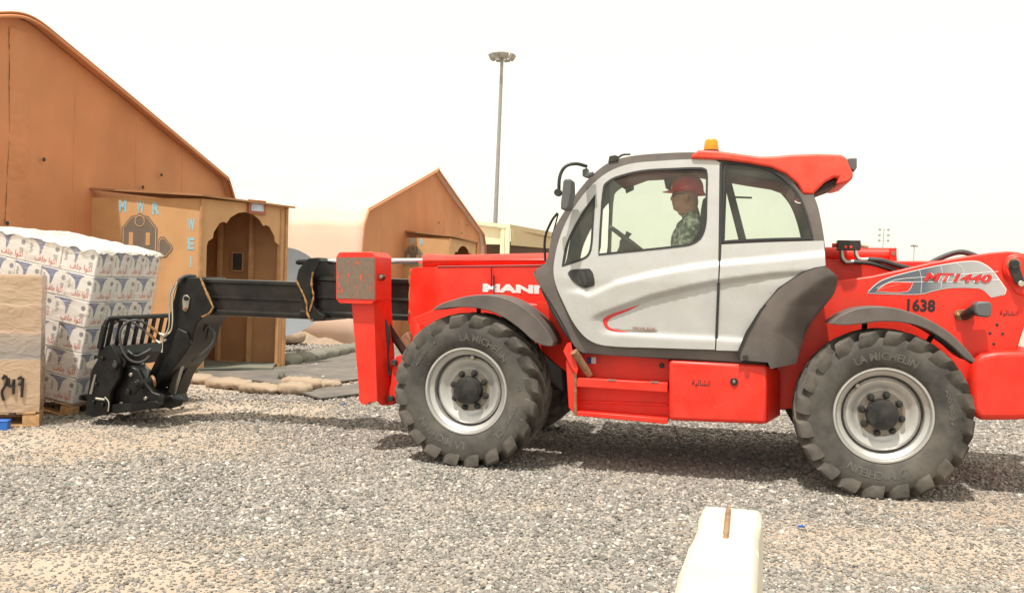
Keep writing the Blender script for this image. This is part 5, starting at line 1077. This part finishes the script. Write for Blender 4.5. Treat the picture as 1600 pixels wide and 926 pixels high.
me2.name = 'body'; body = finish_me('body', me2, ['camo_cloth', 'skin'], drv, angle=80)
n_ = len(me2.polygons); ce = np.zeros(n_ * 3); me2.polygons.foreach_get('center', ce); ce = ce.reshape(-1, 3); dz = ce[:, 2] - PZ; dx = ce[:, 0] - PU
me2.polygons.foreach_set('material_index', ((dz > -.165 + .35 * (dx - .03)) | ((dx < -.275) & (dz > -.72) & (dz < -.5))).astype(int))
b0 = Vector((PU, PY, PZ))
hat = None
bm = bmesh.new(); rows = []
for j in range(13):
    e = j / 12; ph = e * pi / 2; rw = []
    for k in range(40):
        a = 2 * pi * k / 40; ridge = .006 * max(0, cos(a * 2)) ** 6 * sin(ph); rx = .130 if cos(a) > 0 else .124
        rw.append(bm.verts.new(b0 + Vector((.012 + rx * cos(a) * cos(ph) ** .8, .106 * sin(a) * cos(ph) ** .8, .015 + (.122 + ridge) * sin(ph) ** .9))))
    rows.append(rw)
for r0, r1 in zip(rows[:-1], rows[1:]):
    for k in range(40): bm.faces.new((r0[k], r0[(k + 1) % 40], r1[(k + 1) % 40], r1[k]))
br_ = []
for k in range(40):
    a = 2 * pi * k / 40; l_ = .022 + .045 * max(0, -cos(a)) ** 2; br_.append(bm.verts.new(b0 + Vector((.012 + (.127 + l_) * cos(a), (.106 + .02) * sin(a), .004 - .006 * abs(cos(a)) - (.022 if cos(a) > .5 else .0)))))
for k in range(40): bm.faces.new((rows[0][k], rows[0][(k + 1) % 40], br_[(k + 1) % 40], br_[k]))
bmesh.ops.remove_doubles(bm, verts=bm.verts, dist=1e-4)
hat = finish('hard_hat', bm, 'hat_red', drv, angle=50); hm = hat.modifiers.new('t', 'SOLIDIFY'); hm.thickness = .004
hr = tube('hat_ridge', [b0 + Vector((.012 +   .121 * cos(a), 0, .016 + .124 * sin(a))) for a in [pi * (.12 + .76 * k / 14) for k in range(15)]], .010, 'hat_red', hat, 0, 8)
bm = bmesh.new()
for s in (-1, 1): add_box(bm, b0 + Vector((-.094, s * .036, -.028)), (.012, .052, .036)); beam(bm, b0 + Vector((-.09, s * .064, -.020)), b0 + Vector((.012, s * .080, -.022)), .006, .010)
add_box(bm, b0 + Vector((-.098, 0, -.02)), (.008, .03, .008)); finish('sunglasses', bm, 'lens_black', drv, .004)
q = P(1053, 400, .90)
bm = bmesh.new(); c = b0 + Vector((-.025, -.322, -.47)); 
for k in range(3): add_prism(bm, [c + Vector((x, -.001 * k, z)) * 1 for x, z in ((-.035 + .008 * k, 0), (0, .045 - .01 * k), (.035 - .008 * k, 0), (0, -.045 + .01 * k))], Vector((0, .002, 0)))
finish('arm_patch', bm, 'emblem_paint', drv)

# ================================================================== PALLET LOAD OF WHITE CARTONS
TILT = radians(9.5)
pz = P(114, 632, .15)                                                # lower corner of the load next to the carriage
LX = Vector((-cos(TILT), 0, sin(TILT))); LZ = Vector((sin(TILT), 0, cos(TILT))); LY = Vector((0, 1, 0))
def ML(a, b_, c):                                                    # load coordinates: a away from the machine, b across (from the near side), c up
    return MM @ Matrix.Translation(pz + LX * a + LY * b_ + LZ * c) @ Matrix(((LX.x, 0, LZ.x, 0), (0, -1, 0, 0), (LX.z, 0, LZ.z, 0), (0, 0, 0, 1))).to_4x4()
# columns of that matrix: local x = away from the machine, y = towards the camera, z = up
CH = .256
def carton_base(lx, ly):
    bm = bmesh.new(); add_box(bm, (0, 0, 0), (lx - .006, ly - .006, CH - .006)); return bm
CM = {}
def prints(lx, ly, which):
    """flat print on one carton face: which = 'near' (faces the camera) or 'rear' (faces the machine)"""
    key = (lx, ly, which)
    if key in CM: return CM[key]
    W_ = lx if which == 'near' else ly; n = Vector((0, 1, 0)) if which == 'near' else Vector((-1, 0, 0)); rt = Vector((-1, 0, 0)) if which == 'near' else Vector((0, -1, 0)); off = (ly / 2 if which == 'near' else lx / 2) - .003
    F = lambda a, b_, e=.0012: rt * (a * W_) + Vector((0, 0, b_ * CH)) + n * (off + e)
    out = []
    two = W_ > .35
    wave = [(p.x, p.y) for p in catmull([(-.30, .47, 0), (-.05, .485, 0), (.22, .485, 0), (.34, .46, 0), (.26, .40, 0), (.20, .28, 0), (.18, .12, 0), (.15, -.06, 0), (.10, -.16, 0), (.10, .02, 0), (.06, .18, 0), (-.02, .30, 0), (-.14, .40, 0)], 3, True)]
    bm = bmesh.new(); sx = .22 if two else .0
    bm.faces.new([bm.verts.new(F((a - .12) * (.8 if two else 1.2) - .10, b_ * .95)) for a, b_ in wave])
    bm.faces.new([bm.verts.new(F(a, b_)) for a, b_ in ((-.48, .38), (-.48, .46), (-.24, .46), (-.36, .42))])
    me = bpy.data.meshes.new('blue_wave'); bmesh.ops.triangulate(bm, faces=bm.faces); bmesh.ops.recalc_face_normals(bm, faces=bm.faces); bm.to_mesh(me); bm.free(); me.materials.append(MATS['carton_blue']); out.append(('blue_wave', me))
    bm = bmesh.new()
    cx, cy = .36, .22; rr = .024
    bm.faces.new([bm.verts.new(F(cx, cy) + rt * rr * cos(q * pi / 8) + Vector((0, 0, rr * sin(q * pi / 8)))) for q in range(16)])
    for k in range(3): bm.faces.new([bm.verts.new(F(cx - .08 + a, cy - .24 - k * .05 + b_)) for a, b_ in ((0, 0), (.12, 0), (.12, .022), (0, .022))])
    for k in range(5): bm.faces.new([bm.verts.new(F(-.42 + a + (k % 2) * .02, .20 - k * .075 + b_)) for a, b_ in ((0, 0), (.075, 0), (.075, .045), (0, .045))])
    me = bpy.data.meshes.new('small_print'); bm.to_mesh(me); bm.free(); me.materials.append(MATS['carton_grey']); out.append(('small_print', me))
    tm = text_mesh(AR_WATER, 1.0, bold=.012); tm.materials.clear(); co = np.zeros(len(tm.vertices) * 3); tm.vertices.foreach_get('co', co); co = co.reshape(-1, 3); mn, mx_ = co.min(0), co.max(0)
    for i, v_ in enumerate(tm.vertices): v_.co = F(((co[i, 0] - mn[0]) / (mx_[0] - mn[0]) - .5) * .62 + .08, -.43 + .30 * (co[i, 1] - mn[1]) / (mx_[1] - mn[1]), .0018)
    tm.name = 'red_lettering'; tm.materials.append(MATS['carton_red']); out.append(('red_lettering', tm)); CM[key] = out; return out
layname = ['bottom layer', 'second layer', 'third layer', 'fourth layer', 'fifth layer', 'top layer']
LA, LBW = 1.2, 1.05
def carton(a0, b0_, lx, ly, lay, faces, label):
    jx, jy = random.uniform(-.006, .006), random.uniform(-.006, .006)
    key = ('c', lx, ly)
    if key not in CM:
        o = finish('water_carton', carton_base(lx, ly), 'carton_white', None, .006); CM[key] = o.data
    else:
        o = link(bpy.data.objects.new('water_carton', CM[key])); md = o.modifiers.new('edge', 'BEVEL'); md.width = .006; md.segments = 2
    o.matrix_world = ML(a0 + lx / 2 + jx + .004, b0_ + ly / 2 + jy, CH * lay + CH / 2) @ Matrix.Rotation(random.uniform(-.012, .012), 4, 'Z')
    for fc in faces:
        for nm, me in prints(lx, ly, fc): link(bpy.data.objects.new(nm, me), o)
    tag(o, label, 'carton', 'white water cartons on the lifted pallet')
for lay in range(6):
    if lay % 2 == 0: nearw = [.3, .3, .3, .3]; rearw = [.35] * 3; cs = (.3, .35)
    else: nearw = [.4, .4, .4]; rearw = [.2625] * 4; cs = (.4, .2625)
    lx, ly = cs; a = 0
    for i in range(len(nearw)):
        b_ = 0
        for j in range(len(rearw)):
            if i == 0 or j == 0:
                fc = (['near'] if j == 0 else []) + (['rear'] if i == 0 else [])
                where = 'at the sunlit corner' if i == 0 and j == 0 else (f'{ordn[i]} along the sunlit side from the corner' if j == 0 else f'{ordn[j]} along the shaded end from the corner')
                carton(i * lx, j * ly, lx, ly, lay, fc, f'white water carton in the {layname[lay]}, {where}')
            b_ += ly
# core of the load keeps the inner cartons as one block out of sight: plain cartons
HT = CH * 6
# crumpled clear cover over the top
bm = bmesh.new(); nu, nv = 90, 90; rows = []
for i in range(nu + 1):
    rw = []
    for j in range(nv + 1):
        a = -.022 + (LA + .044) * i / nu; b_ = -.022 + (LBW + .044) * j / nv
        ea_ = min(a + .022, LA + .022 - a); eb_ = min(b_ + .022, LBW + .022 - b_); e = min(ea_, eb_)
        z = .012 * sst(0, .15, e) + .026 * (.5 - abs(noise.noise((a * 4.2, b_ * 4.2, 1)))) * sst(0, .12, e) + .022 * (.4 - abs(noise.noise((a * 11 + b_ * 4, b_ * 11, 3)))) - .030 * (1 - sst(0, .03, e)) * (1 + 1.3 * noise.noise((a * 9, b_ * 9, 9)))
        rw.append(bm.verts.new((a, -b_, z + .012)))
    rows.append(rw)
for r0, r1 in zip(rows[:-1], rows[1:]):
    for j in range(nv): bm.faces.new((r0[j], r1[j], r1[j + 1], r0[j + 1]))
o = finish('plastic_sheet', bm, 'milky_sheet', None, angle=70); o.matrix_world = ML(0, 0, HT); tag(o, 'crumpled white plastic sheet covering the top of the carton load', 'plastic sheet')
# stretch film round the sides
bm = bmesh.new(); per = densify([(-.012, -.012), (-.012, LBW + .012), (LA + .012, LBW + .012), (LA + .012, -.012)], .05); rows = []; nz = 44
for k in range(nz + 1):
    z = -.02 + (HT + .03) * k / nz; rw = []
    for (a, b_) in per:
        d = .010 * noise.noise((a * 6, b_ * 6, z * 7)) + .006 * noise.noise((a * 2 + z * 14, b_ * 2 + z * 14, z * 3))
        ca, cb = a - LA / 2, b_ - LBW / 2; l_ = sqrt(ca * ca + cb * cb); rw.append(bm.verts.new((a + ca / l_ * abs(d), -(b_ + cb / l_ * abs(d)), z)))
    rows.append(rw)
n_ = len(per)
for r0, r1 in zip(rows[:-1], rows[1:]):
    for j in range(n_): bm.faces.new((r0[j], r0[(j + 1) % n_], r1[(j + 1) % n_], r1[j]))
o = finish('stretch_film', bm, 'stretch_film', None, angle=80); o.matrix_world = ML(0, 0, 0); tag(o, 'clear stretch film wound round the white water cartons', 'film')
def pallet(name, label, mw, L_, W_, blue=False):
    r_ = empty(name, label, 'pallet', 'shipping pallets', mw)
    for k in range(5): box('deck_board', (L_ * (k + .5) / 5, -W_ / 2, -.011), (L_ / 5 * .72, W_, .020), 'pallet_wood', r_, .003)
    for i in range(3):
        for j in range(3): box('block', (.07 + (L_ - .14) * i / 2, -(.06 + (W_ - .12) * j / 2), -.070), (.14, .11, .088), 'pallet_wood', r_, .006)
    for j in range(3): box('bottom_board', (L_ / 2, -(.06 + (W_ - .12) * j / 2), -.124), (L_, .12, .018), 'pallet_wood', r_, .003)
    return r_
pallet('wooden_pallet', 'pale wooden pallet on the forks under the white cartons', ML(.0, 0, -.006), LA, LBW)

# ================================================================== BEIGE WRAPPED STACK AT THE EDGE
e0 = G(61, 667); vr = Vector((e0.x, e0.y, 0)).normalized(); side = Vector((-vr.y, vr.x, 0)); fr_ = Matrix.Translation((e0.x, e0.y, 0)) @ Matrix.Rotation(atan2(vr.y, vr.x) - radians(4), 4, 'Z')
# local x runs away from the camera along the hidden flank, y to the left
st = empty('wrapped_stack', 'stack wrapped in dusty beige film with black marker at the left edge', 'wrapped stack', None, fr_)
SH = AT(58, 430, e0.y).z; SD, SWD = .58, 1.1; z0 = .15
bm = bmesh.new(); per = densify([(0, 0), (SD, 0), (SD, SWD), (0, SWD)], .04); rows = []; nz = 70
for k in range(nz + 1):
    z = z0 - .01 + (SH - z0 + .01) * k / nz; rw = []; ly_ = ((z - z0) / ((SH - z0) / 5)) % 1
    for (a, b_) in per:
        d = -.010 * (1 - sst(0, .04, min(ly_, 1 - ly_))) + .008 * noise.noise((a * 4, b_ * 4, z * 5)) + .006 * noise.noise((a * 14, b_ * 14, z * 11 + a * 6))
        ca, cb = a - SD / 2, b_ - SWD / 2; l_ = sqrt(ca * ca + cb * cb); d += (.018 * noise.noise((a * 9, b_ * 9, 2)) if k == 0 else 0)
        rw.append(bm.verts.new((a + ca / l_ * d, b_ + cb / l_ * d, z)))
    rows.append(rw)
n_ = len(per)
for r0, r1 in zip(rows[:-1], rows[1:]):
    for j in range(n_): bm.faces.new((r0[j], r0[(j + 1) % n_], r1[(j + 1) % n_], r1[j]))
bm.faces.new(rows[-1]); bm.faces.new(rows[0]); finish('film_wrap', bm, 'beige_wrap', st, angle=60)
inv = fr_.inverted()
def wpx(x, y):                                                       # pixel onto the camera-facing side of the stack
    d = ray(x, y); n = (fr_.to_3x3() @ Vector((1, 0, 0))); t_ = (fr_.translation - C0).dot(n) / d.dot(n); q = inv @ (C0 + d * t_); q.x = -.012; return q
for pts_ in ([(4, 592), (7, 586), (11, 590), (8, 602), (3, 612), (6, 625)], [(14, 590), (13, 602), (20, 603), (22, 592), (21, 615)], [(28, 592), (32, 588), (36, 592), (33, 600), (28, 599)], [(36, 590), (35, 605), (34, 620)]):
    tube('marker_stroke', [wpx(x, y) for x, y in pts_], .011, 'black_print', st, 4, 6)
pl2 = pallet('wooden_pallet', 'brown wooden pallet under the beige wrapped stack', fr_ @ Matrix.Translation((0, 0, z0 - .008)) @ Matrix.Rotation(pi / 2, 4, 'Z') @ Matrix.Translation((0, 0, 0)), SWD, SD)
g = G(3, 671); bm = bmesh.new(); add_box(bm, (0, 0, .04), (.12, .10, .08)); add_box(bm, (0, 0, .085), (.13, .11, .012)); o = finish('plastic_block', bm, 'blue_plastic', None, .006); o.location = g; o.rotation_euler = (0, 0, .2); tag(o, 'small blue plastic pallet foot beside the beige wrapped stack', 'pallet foot')
